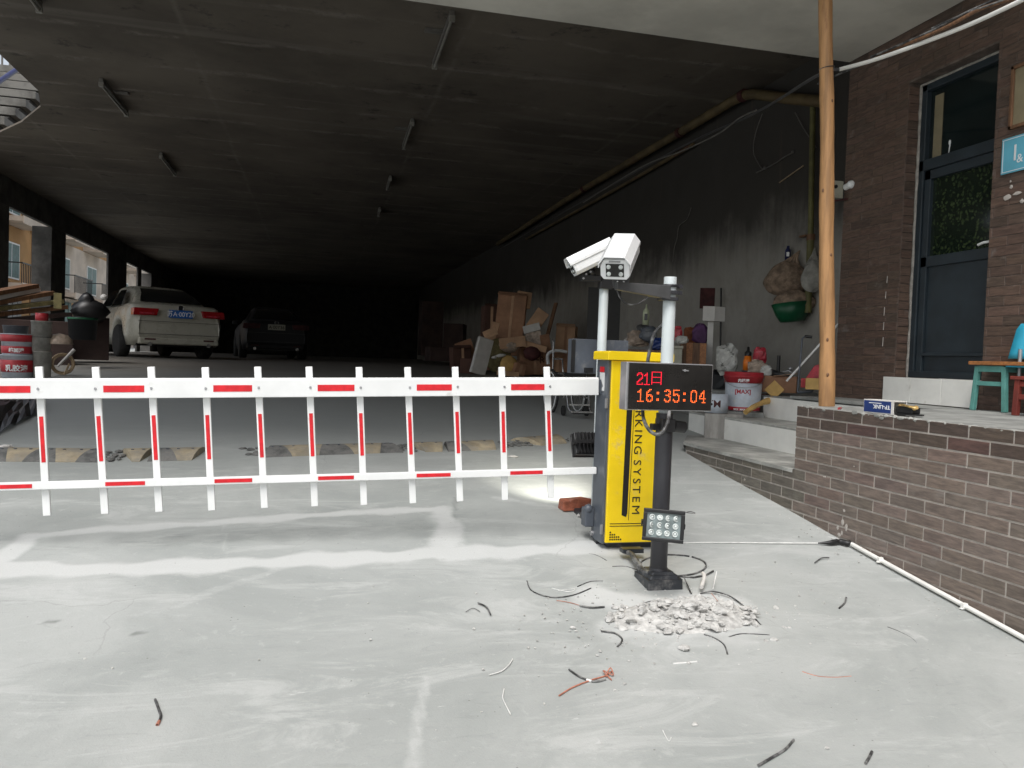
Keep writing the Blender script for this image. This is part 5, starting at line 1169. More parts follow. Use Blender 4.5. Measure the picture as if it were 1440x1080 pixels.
def upright(name, label, cat, u0, u1, v0, v1, x, mat, depth=.2, tilt=0, yaw=0, bevel=.004, Y=None, base=None):
    uc = (u0+u1)/2; p = at(uc, v1, X=x) if Y is None else at(uc, v1, Y=Y)
    s_ = mpp(p); w, h = (u1-u0)*s_, (v1-v0)*s_
    t = thing(name, label, cat, p, (0, tilt, face(p)+yaw)); m = MB(); m.box((0, depth/2, h/2), (w, depth, h)); m.build('body', mat, t, bevel=bevel); return t, s_, w, h
# bags, bottles
def sackthing(name, label, uv, ru, rv, x, mat, seed, cat='bag', squash=.6):
    p = at(uv[0], uv[1], X=x); s_ = mpp(p); t = thing(name, label, cat, p, face(p)); m = MB(); R = []; nu, nv = 15, 9; rj = random.Random(seed*7)
    for j in range(nv+1):
        th = math.pi*j/nv; row = []
        for i in range(nu):
            ph = 2*math.pi*i/nu; q = max(math.sin(th)**.6, .03)*(1+.10*math.sin(ph*3+seed)+.07*math.sin(ph*7-th*5+seed)+.04*math.sin(ph*13+th*9)); c_, n_ = math.cos(ph), math.sin(ph); c_ = math.copysign(abs(c_)**.6, c_); n_ = math.copysign(abs(n_)**.6, n_); row.append(Vector((ru*s_*q*c_, ru*s_*squash*q*n_, -rv*s_*math.copysign(abs(math.cos(th))**.7, math.cos(th))*(1+.16*math.sin(ph*3+seed*2)))) * (1+rj.uniform(-.13, .10)))
        R.append(row)
    m.rings(R, smooth=False); m.build('body', mat, t); return t, s_
sackthing('printed_bag', 'white plastic bag with black print slumped behind the paint bucket', (1021, 506), 15, 20, 4.30, BAGWHITE, 2)
sackthing('dark_bag', 'dark green bag standing under the white printed bag', (1008, 538), 13, 16, 4.25, CARD, 4)
p = at(1051, 521, X=4.38); s_ = mpp(p); t = thing('spray_bottle', 'orange bottle with a black cap behind the paint bucket', 'bottle', p, face(p))
m = MB(); m.lathe([(.2*s_, 0), (6.5*s_, 0), (6.5*s_, 12*s_), (4.5*s_, 21*s_), (.2*s_, 21*s_)], n=16); m.build('body', ORANGE, t); m = MB(); m.lathe([(4.7*s_, 20.5*s_), (5*s_, 25*s_), (2*s_, 28*s_), (1.5*s_, 33*s_), (.2*s_, 33.5*s_)], n=12); m.build('cap', BLACK, t)
m = MB(); m.lathe([(.2*s_, -28*s_), (8*s_, -28*s_), (8*s_, -.3*s_), (.2*s_, -.2*s_)], n=16); m.build('lower_tin', STEEL, t)
sackthing('red_wrap', 'crumpled red packet beside the orange bottle', (1068, 501), 9, 12, 4.40, PINKBAG, 7)
sackthing('beige_wrap', 'crumpled beige packet leaning on the red packet', (1064, 518), 13, 11, 4.32, BEIGEBAG, 9)
sackthing('crumpled_paper', 'ball of printed wrapping on the open cardboard box', (1078, 523), 8, 8, 4.28, BAGWHITE, 12)
p = at(1098, 533, X=4.30); s_ = mpp(p); t = thing('frying_pan', 'black pan with an upright handle in the open cardboard box', 'pan', p, face(p))
m = MB(); m.M = Matrix.Rotation(rad(18), 4, 'Y'); m.lathe([(.2*s_, 0), (13*s_, 0), (16*s_, 9*s_), (15*s_, 9*s_), (12*s_, 1.5*s_), (.2*s_, 1.5*s_)], n=20); m.build('pan', BLACK, t); m = MB(); m.cyl((-4*s_, 0, 4*s_), (-4*s_, 0, 33*s_), 2.4*s_, n=8); m.build('handle', BLACK, t); m = MB(); m.ball((12*s_, -2*s_, 15*s_), 3*s_, 8, 6); m.tube([(2*s_, -4*s_, 10*s_), (10*s_, -5*s_, 12*s_), (14*s_, -4*s_, 9*s_)], 1.2*s_, 6); m.build('metal_rim', SILVER, t)
t, s_, w, h = upright('open_carton', 'open brown cardboard box holding the black pan', 'carton', 1068, 1118, 529, 552, 4.20, CARTON, .25, 0, rad(-6)); m = MB(); m.bar((-w*.1, -.004, h+.0), (w*.5, -.02, h+.03), .05, .004); m.build('flap', CARTON2, t)
p = at(1088, 560, X=4.10); s_ = mpp(p); m = MB(); m.M = Matrix.Rotation(rad(-47), 4, 'Y'); m.box((0, 0, 0), (19*s_, .03, 19*s_)); o = m.build('yellow_board', YSPONGE, None, loc=at(1089, 548, X=4.08), rot=(0, 0, face(p)), bevel=.004); tag(o, 'yellow square board standing on its corner before the cardboard box', 'board')
a, b = at(1048, 580, D=7.05), at(1087, 560, D=7.3); rl_ = random.Random(4); m = MB(); m.tube([(b-a)*t+Vector((0, 0, .012*math.sin(t*4))) for t in np.linspace(0, 1, 9)], [.026*rl_.uniform(.8, 1.2) for _ in range(9)], 7, smooth=False); tag(m.build('split_log', YSPONGE, None, loc=a), 'long split piece of pale wood lying beside the paint bucket', 'wood')
sackthing('brown_scrap', 'reddish brown scrap heaped behind the split log', (1076, 562), 9, 7, 4.1, DARKRED, 6, 'scrap')
p = at(1131, 552, X=4.25); s_ = mpp(p); t = thing('metal_handle', 'grey folded-tube trolley handle standing by the timber pole', 'handle', p, face(p))
m = MB(); m.tube([(-9*s_, 0, 0), (-7*s_, 0, 50*s_), (-6*s_, 0, 76*s_), (-2*s_, 0, 79*s_), (6*s_, 0, 78*s_)], 1.3*s_, 8); m.tube([(-9*s_, 0, 0), (10*s_, .0, 2*s_), (11*s_, 0, 6*s_)], 2*s_, 8); m.build('frame', STEEL, t); m = MB(); m.cyl((-3*s_, 0, 79*s_), (7*s_, 0, 78*s_), 2*s_, n=8); m.build('grip', BLACK, t)
a, b = at(1106, 536, X=4.12), at(1184, 450, X=4.5); m = MB(); m.tube([Vector((0, 0, 0)), b-a], .010, 8); tag(m.build('white_stick', WIREW, None, loc=a), 'white stick leaning diagonally behind the timber pole', 'stick')
p = at(1140, 534, X=4.35); s_ = mpp(p); t = thing('red_dustpan', 'red pointed dustpan leaning behind the timber pole', 'dustpan', p, face(p)); m = MB(); m.prism([(-8*s_, 0), (12*s_, 0), (10*s_, 22*s_), (4*s_, 20*s_)], 'y', -.01, .02); m.build('pan', PINKBAG, t, bevel=.004)
upright('yellow_box', 'yellow box partly hidden by the timber pole', 'box', 1133, 1156, 532, 548, 4.25, YSPONGE, .12); upright('red_box', 'narrow dark red box beside the yellow one', 'box', 1126, 1133, 532, 545, 4.24, PAINTRED, .1)
upright('red_post', 'thin red-brown board standing at the building corner beyond the timber pole', 'board', 1174, 1183, 490, 560, 4.45, REDW, .04)
# white box on a post with red cloth behind
p = at(997, 512, X=4.35); s_ = mpp(p); t = thing('post_box', 'pale square box fixed on a thin pale post', 'box', p, face(p)); hh_ = 60*s_
m = MB(); m.box((0, .015, hh_/2-.12), (8*s_, .045, hh_+.25)); m.build('post', FOAM, t, bevel=.003); z0, z1 = at(1000, 452, D=dep(p)).z-p.z, at(1000, 431.5, D=dep(p)).z-p.z
m = MB(); m.box((-3*s_, -.03, (z0+z1)/2), (16.5*s_, .10, z1-z0)); m.build('box_side', FOAM, t, bevel=.003); m = MB(); m.M = Matrix.Translation((9.5*s_, -.005, (z0+z1)/2)) @ Matrix.Rotation(rad(34), 4, 'Z'); m.box((0, 0, 0), (19*s_, .05, z1-z0)); m.build('box_side', FOAM, t, bevel=.003)
upright('red_cloth', 'dark red cloth on the wall above the pale post box', 'cloth', 984, 1018, 405, 434, GX-.03, DARKRED, .015); m = MB(); a, b = at(1014, 405, X=GX-.05), at(1013, 500, X=GX-.05); m.tube([Vector((0, 0, 0)), b-a], .012, 6); tag(m.build('dark_stick', BLACK, None, loc=a), 'thin dark stick against the wall beside the pale post box', 'stick')
sackthing('purple_cloth', 'purple cloth bundle stuffed beside the pale post', (985, 470), 11, 13, 4.30, PURPLE, 3); sackthing('rust_cloth', 'rust red cloth bundle next to the purple one', (972, 474), 11, 13, 4.26, RUST, 8)
t, s_, w, h = upright('wooden_cabinet', 'orange-brown wooden box standing behind the display board', 'cabinet', 953, 990, 482, 560, 4.05, WOODD, .3)
for i in range(4): m = MB(); m.box((-w/2+w*(i+.5)/4, -.006, h/2), (w/4-.006, .012, h-.01)); m.build('plank', SEATW if i % 2 else WOODD, t)
t, s_, w, h = upright('beige_box', 'beige lidded box directly behind the pale post pipe', 'box', 938, 957, 490, 545, 3.75, BEIGE, .22); m = MB(); m.box((0, .10, h+.014), (w+.02, .25, .03)); m.build('lid', BEIGE, t, bevel=.004)
t, s_, w, h = upright('junk_table', 'low dark bench heaped with odds and ends behind the cabinet', 'bench', 868, 950, 492, 560, 3.55, WOODD, .5)
for i, (u, v, a_, b_, mt_, lab) in enumerate(((897, 476, 16, 10, BEIGEBAG, 'beige crumpled packet on the junk bench'), (886, 482, 10, 6, FOAM, 'white scrap box on the junk bench'), (912, 470, 12, 10, STEEL, 'grey metal part on the junk bench'), (924, 484, 10, 8, NAVY, 'navy bundle on the junk bench beside the post pipe'), (905, 462, 9, 5, ARM, 'dark tin under the pale green bottle'), (953, 470, 6, 10, PINKBAG, 'pink-red packet to the far side of the post pipe'), (958, 478, 9, 5, BAGWHITE, 'striped plastic scrap above the wooden box'))):
    p = at(u, v, X=3.6+i*.01); sackthing('junk_item', lab, (u, v), a_, b_, 3.66+.02*i, mt_, i+20, 'junk')
p = at(908, 457, X=3.72); s_ = mpp(p); t = thing('squeeze_bottle', 'pale green squeeze bottle with a pointed nozzle on the junk bench', 'bottle', p, face(p))
m = MB(); m.lathe([(.2*s_, 0), (4.6*s_, 0), (4.8*s_, 16*s_), (4*s_, 21*s_), (1.5*s_, 23*s_), (.9*s_, 29*s_), (.1*s_, 29.3*s_)], n=16); m.build('body', BOTTLE, t); m = MB(); m.box((0, -4.7*s_, 11*s_), (4.5*s_, .5*s_, 9*s_)); m.build('label', ARM, t)
upright('doorway_dark_sheet', 'tall black sheet standing in for a dark doorway behind the cameras', 'panel', 824, 905, 405, 500, GX-.06, BLACK, .03)  # black sheet added where a dark doorway shows in the wall

# ================================================================== WHEELCHAIR
p = gp(806, 584); s_ = mpp(p)
wc = thing('wheelchair', 'folded wheelchair with pale rims and footrests behind the boom end', 'wheelchair', p, face(p)+rad(20)); wc.scale = (.80, .86, .86)
def wheel(x, y, r, n, parent):
    m = MB(); m.tube([(x, y+r*math.cos(a_), r+r*math.sin(a_)) for a_ in np.linspace(0, 2*math.pi, 30)[:-1]], .013, 6, closed=True); w_ = m.build('wheel', TYRE, parent)
    m = MB(); m.tube([(x-.02, y+(r-.03)*math.cos(a_), r+(r-.03)*math.sin(a_)) for a_ in np.linspace(0, 2*math.pi, 30)[:-1]], .009, 6, closed=True); m.build('hand_rim', WHITE2, w_)
    m = MB()
    for k_ in range(n): a_ = 2*math.pi*k_/n; m.bar((x, y, r), (x, y+(r-.012)*math.cos(a_), r+(r-.012)*math.sin(a_)), .004)
    m.cyl((x-.03, y, r), (x+.03, y, r), .022, n=10); m.build('spokes', CHROME, w_)
wheel(-.20, .32, .27, 14, wc); wheel(.20, .32, .27, 14, wc)
for x in (-.16, .16):
    m = MB(); m.tube([(x, .45, .92), (x, .40, .88), (x, .38, .25), (x, -.05, .22)], .012, 8); m.tube([(x, .38, .50), (x, -.02, .50), (x, -.10, .40), (x*.9, -.20, .10), (x*.85, -.30, .05)], .012, 8); m.tube([(x, .36, .68), (x, .05, .68), (x, .0, .52)], .011, 8); m.build('side_frame', CHROME, wc)
    m = MB(); m.cyl((x-.015, -.06, .06), (x+.015, -.06, .06), .06, n=14); m.build('castor', TYRE, wc)
m = MB(); m.bar((-.15, .35, .27), (.15, -.0, .48), .014); m.bar((.15, .35, .27), (-.15, -.0, .48), .014); m.bar((-.15, -.30, .06), (.15, -.30, .06), .02); m.bar((-.14, -.20, .14), (.14, -.20, .14), .018); m.build('cross_frame', CHROME, wc)
m = MB(); m.box((0, .16, .49), (.30, .36, .05)); m.build('seat', BLACK, wc, bevel=.01)
for x in (-.07, .07): m = MB(); m.box((x, -.30, .045), (.11, .13, .012)); m.build('footplate', BLACK, wc)

# ================================================================== CARTON HEAP AGAINST THE WALL
YH = 14.6
def carton(label, u0, u1, v0, v1, Y, mat=CARTON, depth=.5, tilt=0, yaw=0, name='cardboard_carton', tape=True, grp='cartons heaped against the garage wall', drop=True, txt=None):
    uc = (u0+u1)/2; p = at(uc, v1, Y=Y); s_ = mpp(p); w, h = (u1-u0)*s_, (v1-v0)*s_
    t = thing(name, label, 'carton', p, (0, rad(tilt), face(p)+rad(yaw)), grp); m = MB(); m.box((0, depth/2, h/2), (w, depth, h)); m.build('box', mat, t, bevel=.008)
    if tape: m = MB(); m.box((w*.03, -.003, h/2), (.05, .004, h*.98)); m.build('tape', CARTON2 if mat is not CARTON2 else CARTON, t); m = MB(); m.box((0, -.04, h+.01), (w*.98, .10, .008), Matrix.Rotation(rad(30), 3, 'X')); m.build('flap', mat, t)
    if txt: text(txt, h*.36, 'carton_lettering', CARTON3, t, frame((w*.02, -.004, h*.42), (1, 0, 0), (0, 0, 1)), bold=.003)
    return t
carton('big printed brown carton at the foot of the heap', 731, 772, 489, 527, 14.3, CARTON, .6, -3, 6, txt='FR')
carton('tall flattened brown carton standing on the carton heap', 694, 735, 414, 476, 14.6, CARTON, .12, 4, -12)
carton('pale carton lid folded over the top of the heap', 726, 746, 410, 433, 14.55, CARTON2, .10, 6, 15, tape=False)
carton('small tilted carton sliding off the tall flattened one', 738, 757, 432, 462, 14.4, CARTON2, .2, 33, 0, tape=False)
carton('dark red-brown carton behind the flattened one', 680, 700, 430, 474, 15.2, CARTON3, .4, 0, 10)
carton('orange-brown carton standing at the wall end of the heap', 779, 806, 458, 505, 14.4, CARTON2, .4, 2, -8)
carton('low carton near the wheelchair wheel', 765, 800, 500, 527, 14.2, CARTON, .4, 0, 8)
carton('dark carton at the shaded end of the heap', 638, 664, 488, 523, 15.4, CARTON3, .4, -4, 12)
carton('wide carton under the flattened one', 690, 733, 473, 500, 15.2, CARTON, .5, 0, -4)
carton('brown carton supporting the orange-brown one', 778, 812, 503, 527, 15.0, CARTON, .4, 0, 0)
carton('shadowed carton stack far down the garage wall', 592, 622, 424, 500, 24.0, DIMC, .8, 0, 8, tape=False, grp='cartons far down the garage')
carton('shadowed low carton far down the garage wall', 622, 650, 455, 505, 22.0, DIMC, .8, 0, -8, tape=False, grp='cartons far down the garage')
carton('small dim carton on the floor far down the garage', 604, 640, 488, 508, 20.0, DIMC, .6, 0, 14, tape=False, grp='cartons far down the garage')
carton('split carton sheet lying over the olive sack', 703, 741, 474, 489, 14.0, CARTON2, .04, -9, 10, tape=False)
carton('torn brown carton flap hanging beside the wooden lath', 764, 778, 470, 503, 14.1, CARTON, .03, -12, 20, tape=False)
carton('thin carton sheet leaning against the dark red-brown carton', 684, 694, 452, 486, 14.7, CARTON2, .03, 14, 0, tape=False)
carton('crushed little carton at the front of the heap', 722, 738, 511, 528, 13.8, CARTON, .2, 12, 24)
carton('pale strip of board on the floor by the mustard sack', 700, 730, 522, 529, 13.6, CARTON2, .2, 4, 10, tape=False)
carton('low dim carton on the floor before the foam sheet', 646, 668, 504, 528, 14.4, CARTON3, .4, 0, -10, tape=False)
carton('dim broken carton leaning over the low dim one', 648, 672, 478, 506, 15.6, CARTON, .05, -22, 8, tape=False)
carton('dim carton half hidden behind the foam sheet', 668, 692, 486, 520, 15.4, CARTON, .4, 3, 4)
carton('long carton strip crossing the big printed carton', 728, 768, 482, 491, 14.0, CARTON2, .06, 14, 0, tape=False)
carton('bent carton sheet jutting out above the olive sack', 682, 702, 462, 474, 14.2, CARTON2, .04, -26, 0, tape=False)
t, s_, w, h = upright('foam_sheet', 'pale foam panel leaning against the carton heap', 'panel', 661, 684, 474, 526, 0, FOAM, .09, rad(14), rad(28), .01, Y=14.0)
t, s_, w, h = upright('foam_box', 'grey box with a white foam lid tilted on the heap', 'box', 744, 766, 466, 491, 0, BEIGEBAG, .3, rad(-16), 0, .008, Y=14.2); m = MB(); m.box((0, .15, h+.07), (w+.03, .34, .14)); m.build('lid', FOAM, t, bevel=.01)
def sk(label, u, v, a_, b_, Y, mat, seed):
    p = at(u, v, Y=Y); s_ = mpp(p); t = thing('sack', label, 'sack', p, face(p), 'sacks in the carton heap'); m = MB(); m.ball((0, 0, 0), (a_*s_, a_*s_*.6, b_*s_), 14, 10, .10, seed); m.build('body', mat, t)
sk('dark red bundle under the foam-lidded box', 748, 497, 12, 10, 14.0, DARKRED, 8); sk('olive sack slumped beside the foam panel', 700, 500, 20, 24, 14.4, OLIVE, 1); sk('mustard sack at the foot of the heap', 715, 514, 13, 14, 14.0, YSPONGE, 2); sk('beige sack on top of the mustard sack', 716, 486, 14, 10, 14.1, BEIGEBAG, 3)
p = at(704, 500, Y=13.7); m = MB(); m.ball((0, 0, 0), (.10, .05, .03), 10, 6, .3, 4); m.ball((-.11, 0, -.02), (.05, .03, .025), 8, 6, .3, 5); tag(m.build('white_rag', FOAM, None, loc=p, rot=(0, rad(-8), 0)), 'white rag lying on the olive sack', 'rag')
a, b = at(765, 490, Y=14.2), at(782, 426, Y=14.4); m = MB(); m.bar(Vector((0, 0, 0)), b-a, .07, .03); tag(m.build('wooden_lath', WOODD, None, loc=a), 'brown lath poking up from the carton heap', 'lath')
m = MB(); a = at(770, 505, Y=13.6); m.tube(smoothpts([at(771, 512, Y=13.6)-a, at(770, 500, Y=13.6)-a, at(776, 494, Y=13.6)-a, at(786, 493, Y=13.6)-a, at(797, 495, Y=13.6)-a]), .03, 6); tag(m.build('white_tube', WHITE2, None, loc=a), 'bent white tube above the wheelchair wheel', 'tube')

# ================================================================== CEILING LIGHTS
def batten(label, u0, v0, u1, v1, side):
    a, b = at(u0, v0, Z=CZ-.05), at(u1, v1, Z=CZ-.05); d_ = b-a; L_ = d_.length; t = thing('ceiling_light', label, 'light', (a.x, a.y, CZ-.03), math.atan2(d_.y, d_.x), 'dead tube lights on the garage ceiling')
    m = MB(); m.box((L_/2, 0, 0), (L_, .05, .055)); m.build('batten', BATTEN, t, bevel=.004); m = MB(); m.cyl((.04, 0, -.055), (L_-.04, 0, -.055), .016, n=10); m.build('tube', TUBE, t)
    for x in (.02, L_-.02): m = MB(); m.box((x, 0, -.048), (.04, .06, .06)); m.build('end_holder', TUBE, t, bevel=.004)
    if side: m = MB(); m.box((L_*.38, side*.12, .015), (.10, .18, .02)); m.build('junction_plate', BATTEN, t)
batten('brightest dead tube light nearest the pale soffit', 636, 21, 611, 91, 1)
batten('dead tube light second back in the central row', 580, 171, 568, 206, 1)
batten('dead tube light third back in the central row', 549, 250, 545, 264, 0)
batten('farthest tiny tube light in the central row', 534, 294, 532, 302, 0)
batten('dead tube light near the open concrete stair', 142, 115, 178, 159, -1)
batten('faint tube light deep behind the stairside one', 226, 218, 246, 244, 0)
batten('tube light end at the upper picture corner above the stair', 38, -14, 56, 11, 0)

# ================================================================== CARS
def car(label, loc, rz, paint, plate, platemat, scale=1, grp=None):
    c = thing('parked_car', label, 'car', loc, rz, 'cars parked in the garage'); LN = 4.55; WR = .315
    def Wd(y):
        t = y/LN; return .885*(1-.10*max(0, (.10-t)/.10)**2-.16*max(0, (t-.86)/.14)**2)
    def deck(y): return float(np.interp(y, [0, .05, .35, .62, 1.2, 2.9, 3.3, 4.1, 4.45, 4.55], [.90, 1.00, 1.045, 1.05, 1.0, .98, .97, .86, .74, .62]))
    yw = (.98, 3.62); rows = []
    ys_ = sorted(set([0, .02, .06, .12, .2, .3]+list(np.arange(.4, LN, .07))+[LN-.1, LN-.04, LN]))
    for y in ys_:
        zl_ = .24
        for w0 in yw:
            if abs(y-w0) < .37: zl_ = max(zl_, .31+math.sqrt(max(.37**2-(y-w0)**2, 0)))
        if y < .3: zl_ = max(zl_, .30)
        w_, d_ = Wd(y), deck(y); k_ = max(0, 1-y/.10) if y < .10 else 0; kf = max(0, (y-LN+.12)/.12)
        zs = [zl_, zl_+(d_-zl_)*.22, zl_+(d_-zl_)*.48, zl_+(d_-zl_)*.74, d_-.03, d_]
        fs_ = [.93, .985, 1.0, .975, .93, .86]
        tuck = 1-.05*k_-.10*kf
        side = [(w_*f*tuck, z) for f, z in zip(fs_, zs)]+[(w_*.45, d_+.018), (0, d_+.022)]
        bulge = [(-.05 if k_ > 0 else 0)*q for q in (.2, .9, 1, .5, .1, 0, 0, 0)]
        row = [(x, y+bulge[i]*k_, z) for i, (x, z) in enumerate(side)]+[(-x, y+bulge[i]*k_, z) for i, (x, z) in list(enumerate(side))[-2::-1]]
        rows.append(row)
    m = MB(); m.rings([list(r) for r in rows], False, True, True); m.build('body', paint, c)
    # greenhouse
    zb0 = 1.03; y = (.52, 1.25, 2.35, 3.25); wb, wt = .77, .58; zt_ = 1.445
    P = {'rl': (-wb, y[0], zb0), 'rr': (wb, y[0], zb0), 'fl': (-wb, y[3], .97), 'fr': (wb, y[3], .97), 'trl': (-wt, y[1], zt_-.03), 'trr': (wt, y[1], zt_-.03), 'tfl': (-wt, y[2], zt_-.01), 'tfr': (wt, y[2], zt_-.01)}
    R = []
    for yy_, zz_, ww_ in ((y[0]-.12, .98, wb-.01), (y[0], zb0+.03, wb-.06), (.85, 1.25, .60), (y[1]-.08, 1.375, .53), (y[1]+.15, 1.425, .51), (1.75, 1.45, .52), (y[2], 1.43, .53), (2.75, 1.25, .61), (y[3], 1.0, .72), (y[3]+.15, .93, .76)):
        R.append([(-ww_-(zz_-.9)*.22, yy_, .90), (-ww_*.98-.012, yy_, zz_-.06), (-ww_*.90, yy_, zz_-.008), (-ww_*.5, yy_, zz_+.008), (0, yy_, zz_+.012), (ww_*.5, yy_, zz_+.008), (ww_*.90, yy_, zz_-.008), (ww_*.98+.012, yy_, zz_-.06), (ww_+(zz_-.9)*.22, yy_, .90)])
    m = MB(); m.grid(R, True); m.build('cabin', paint, c)
    # rear glass follows the slope
    def gl(name, rows_): m = MB(); m.grid(rows_, True); o = m.build(name, CARGLASS, c); return o
    gl('rear_window', [[(x*w_, yy_-.012, zz_) for x in (-1, -.5, 0, .5, 1)] for yy_, zz_, w_ in ((.535, 1.088, .59), (.70, 1.178, .545), (.85, 1.266, .49), (1.03, 1.34, .455), (1.13, 1.378, .44))])
    for s_ in (-1, 1):
        for n_, ya_, yb_ in (('rear_side_window', 1.18, 1.92), ('front_side_window', 1.99, 2.80)):
            rows_ = []
            for zz_, f0, f1 in ((1.02, 0, 0), (1.20, .12, .05), (1.35, .24, .14)):
                a_, b_ = ya_+(f0*(1 if n_[0] == 'r' else .1)), yb_-(f1*(1 if n_[0] == 'f' else .2))*2
                k_ = .745-(zz_-1.0)*.50; rows_.append([(s_*(k_+.035), a_+(b_-a_)*i/3, zz_) for i in range(4)])
            o = gl(n_, rows_)
    for s_ in (-1, 1):
        m = MB(); m.box((s_*.92, 2.78, 1.02), (.16, .09, .12)); m.build('wing_mirror', paint, c, bevel=.02)
        m = MB(); m.add([(s_*.86, -.055, .80), (s_*.845, -.052, .94), (s_*.40, -.058, .94), (s_*.44, -.064, .81), (s_*.86, .10, .80), (s_*.855, .14, .93), (s_*.40, .02, .94), (s_*.44, .02, .81)], [(0, 1, 2, 3), (4, 7, 6, 5), (0, 4, 5, 1), (1, 5, 6, 2), (2, 6, 7, 3), (3, 7, 4, 0)]); tl = m.build('tail_lamp', TAIL if paint is CARW else DARKRED, c, bevel=.006)
        m = MB(); m.box((s_*.62, -.064, .845), (.26, .012, .03)); m.build('lamp_strip', PINKBAG if paint is CARW else DARKRED, tl)
        m = MB(); m.box((s_*.55, -.03, .36), (.20, .05, .03)); m.build('bumper_reflector', DARKRED, c)
        for w0 in yw:
            m = MB(); m.M = Matrix.Translation((s_*.80, w0, WR)) @ Matrix.Rotation(rad(90), 4, 'Y'); m.lathe([(.20, -.10), (.29, -.105), (WR, -.08), (WR, .08), (.29, .105), (.20, .10)], n=26); wl_ = m.build('wheel', TYRE, c)
            m = MB(); m.M = Matrix.Translation((s_*.80, w0, WR)) @ Matrix.Rotation(rad(90), 4, 'Y'); m.lathe([(.01, .05*s_), (.06, .08*s_), (.09, .06*s_), (.18, .075*s_), (.205, .095*s_), (.205, 0)], n=20)
            for k_ in range(5): a_ = k_*1.2566; m.bar((.05*math.cos(a_), .05*math.sin(a_), .085*s_), (.19*math.cos(a_), .19*math.sin(a_), .09*s_), .05, .02)
            m.build('rim', RIM, wl_)
    m = MB(); m.box((0, .05, .33), (1.50, .20, .13)); m.build('rear_bumper', paint, c, bevel=.03)
    m = MB(); m.box((0, 2.3, .30), (1.45, 4.2, .14)); m.build('underbody', BLACK, c)
    m = MB(); m.box((0, -.062, .855), (.45, .012, .15)); pl = m.build('number_plate', platemat, c, bevel=.002)
    text(plate, .125, 'plate_lettering', WHITE2 if platemat is PLATEB else BLACKP, pl, frame((0, -.0685, .812), (1, 0, 0), (0, 0, 1)), align='CENTER', xs=.92, bold=.001)
    m = MB(); m.cyl((0, -.035, .975), (0, -.055, .97), .052, n=18); bg_ = m.build('badge', BLACK, c); m = MB(); m.tube([(.05*math.cos(a_), -.057, .97+.05*math.sin(a_)) for a_ in np.linspace(0, 6.283, 20)[:-1]], .006, 6, closed=True); m.build('badge_ring', CHROME, bg_)
    for x_ in (-.55, .55): m = MB(); m.cyl((x_, -.06, .27), (x_, .1, .28), .04, n=12); m.build('exhaust', CHROME, c)
    if paint is CARW: c.scale = (1.06, 1.06, 1.07)
    for z in (.70, .46): m = MB(); m.box((0, -.052, z), (1.55, .006, .008)); m.build('panel_line', ARM, c)
    return c
a, b = at(190, 500, D=16.0), at(309, 500, D=17.2)
mid = (a+b)/2; hd = rad(26)
car('white saloon parked in the dim garage with its tail to the viewer', (mid.x, mid.y, g(mid.y)), hd, CARW, '苏A·00Y20', PLATEB)
a, b = at(318, 492, D=21.5), at(430, 492, D=21.8); mid = (a+b)/2
car('black car barely visible in the dark beside the white saloon', (mid.x+.25, mid.y, g(mid.y)), rad(8), CARD, 'A·00Y36', BEIGE)

# ================================================================== LEFT-HAND CLUTTER
def bucket(name, label, u, v, w, h, Y, bands, lid=None, group=None):
    p = at(u, v, Y=Y); s_ = mpp(p); r = w*s_/2; H = h*s_; t = thing(name, label, 'bucket', p, face(p), group)
    m = MB(); m.lathe([(.01, 0), (r*.90, 0), (r, H*.97), (r*1.04, H*.97), (r*1.04, H), (.01, H)], n=26); m.build('body', bands[0], t)
    for z0, z1, mt_ in bands[1]: m = MB(); m.lathe([(r*(.9+.1*z0)+.001, H*z0), (r*(.9+.1*z0)+.006, H*z0+.002), (r*(.9+.1*z1)+.006, H*z1-.002), (r*(.9+.1*z1)+.001, H*z1)], n=26); m.build('printed_band', mt_, t)
    if lid: m = MB(); m.lathe([(r*.5, H), (r*lid[0], H), (r*lid[0], H+lid[1]*s_), (.01, H+(lid[1]+.3)*s_)], n=22); m.build('lid', lid[2], t)
    return t, r, H
YB = 10.5
t, r, H = bucket('paint_bucket', 'red and white paint bucket at the bottom of the stack near the picture edge', 25, 531, 43, 32, YB, (TIN, [(.25, .78, PAINTRED)]), None, 'buckets stacked by the open side')
wrap('乳胶漆', H*.30, H*.32, r*.96+.006, WHITE2, t, 'bucket_lettering', -.1, .002)
t, r, H = bucket('paint_bucket', 'red and white paint bucket set on another of its kind', 25, 498.5, 42, 29, YB, (TIN, [(.05, .40, PAINTRED), (.62, .95, PAINTRED)]), None, 'buckets stacked by the open side')
wrap('墙面漆', H*.22, H*.13, r*.93+.006, WHITE2, t, 'bucket_lettering', -.1, .002)
bucket('white_bucket', 'plain bluish white bucket under the red-capped one', 59, 530, 24, 36, YB, (SACK2, []), None, 'buckets stacked by the open side')
bucket('capped_canister', 'pale canister with a red cap on the plain white bucket', 58, 493.5, 26, 42, YB, (SACK2, [(.45, .47, ARM)]), (.62, 11, PAINTRED), 'buckets stacked by the open side')
bucket('blue_bucket', 'small dusty blue tub behind the red bucket stack', 22, 474, 32, 16, 11.2, (STEEL, []), None, 'buckets stacked by the open side')
bucket('green_bin', 'dark green bin behind the pale wire coil', 116, 478, 38, 32, 12.4, (CARD, [(.88, .97, GREENP)]), None)
p = gp(88, 529); s_ = mpp(p); t = thing('wire_coil', 'tangled pale wire coil on the floor beside the stacked buckets', 'coil', p, face(p)); rnd = random.Random(2)
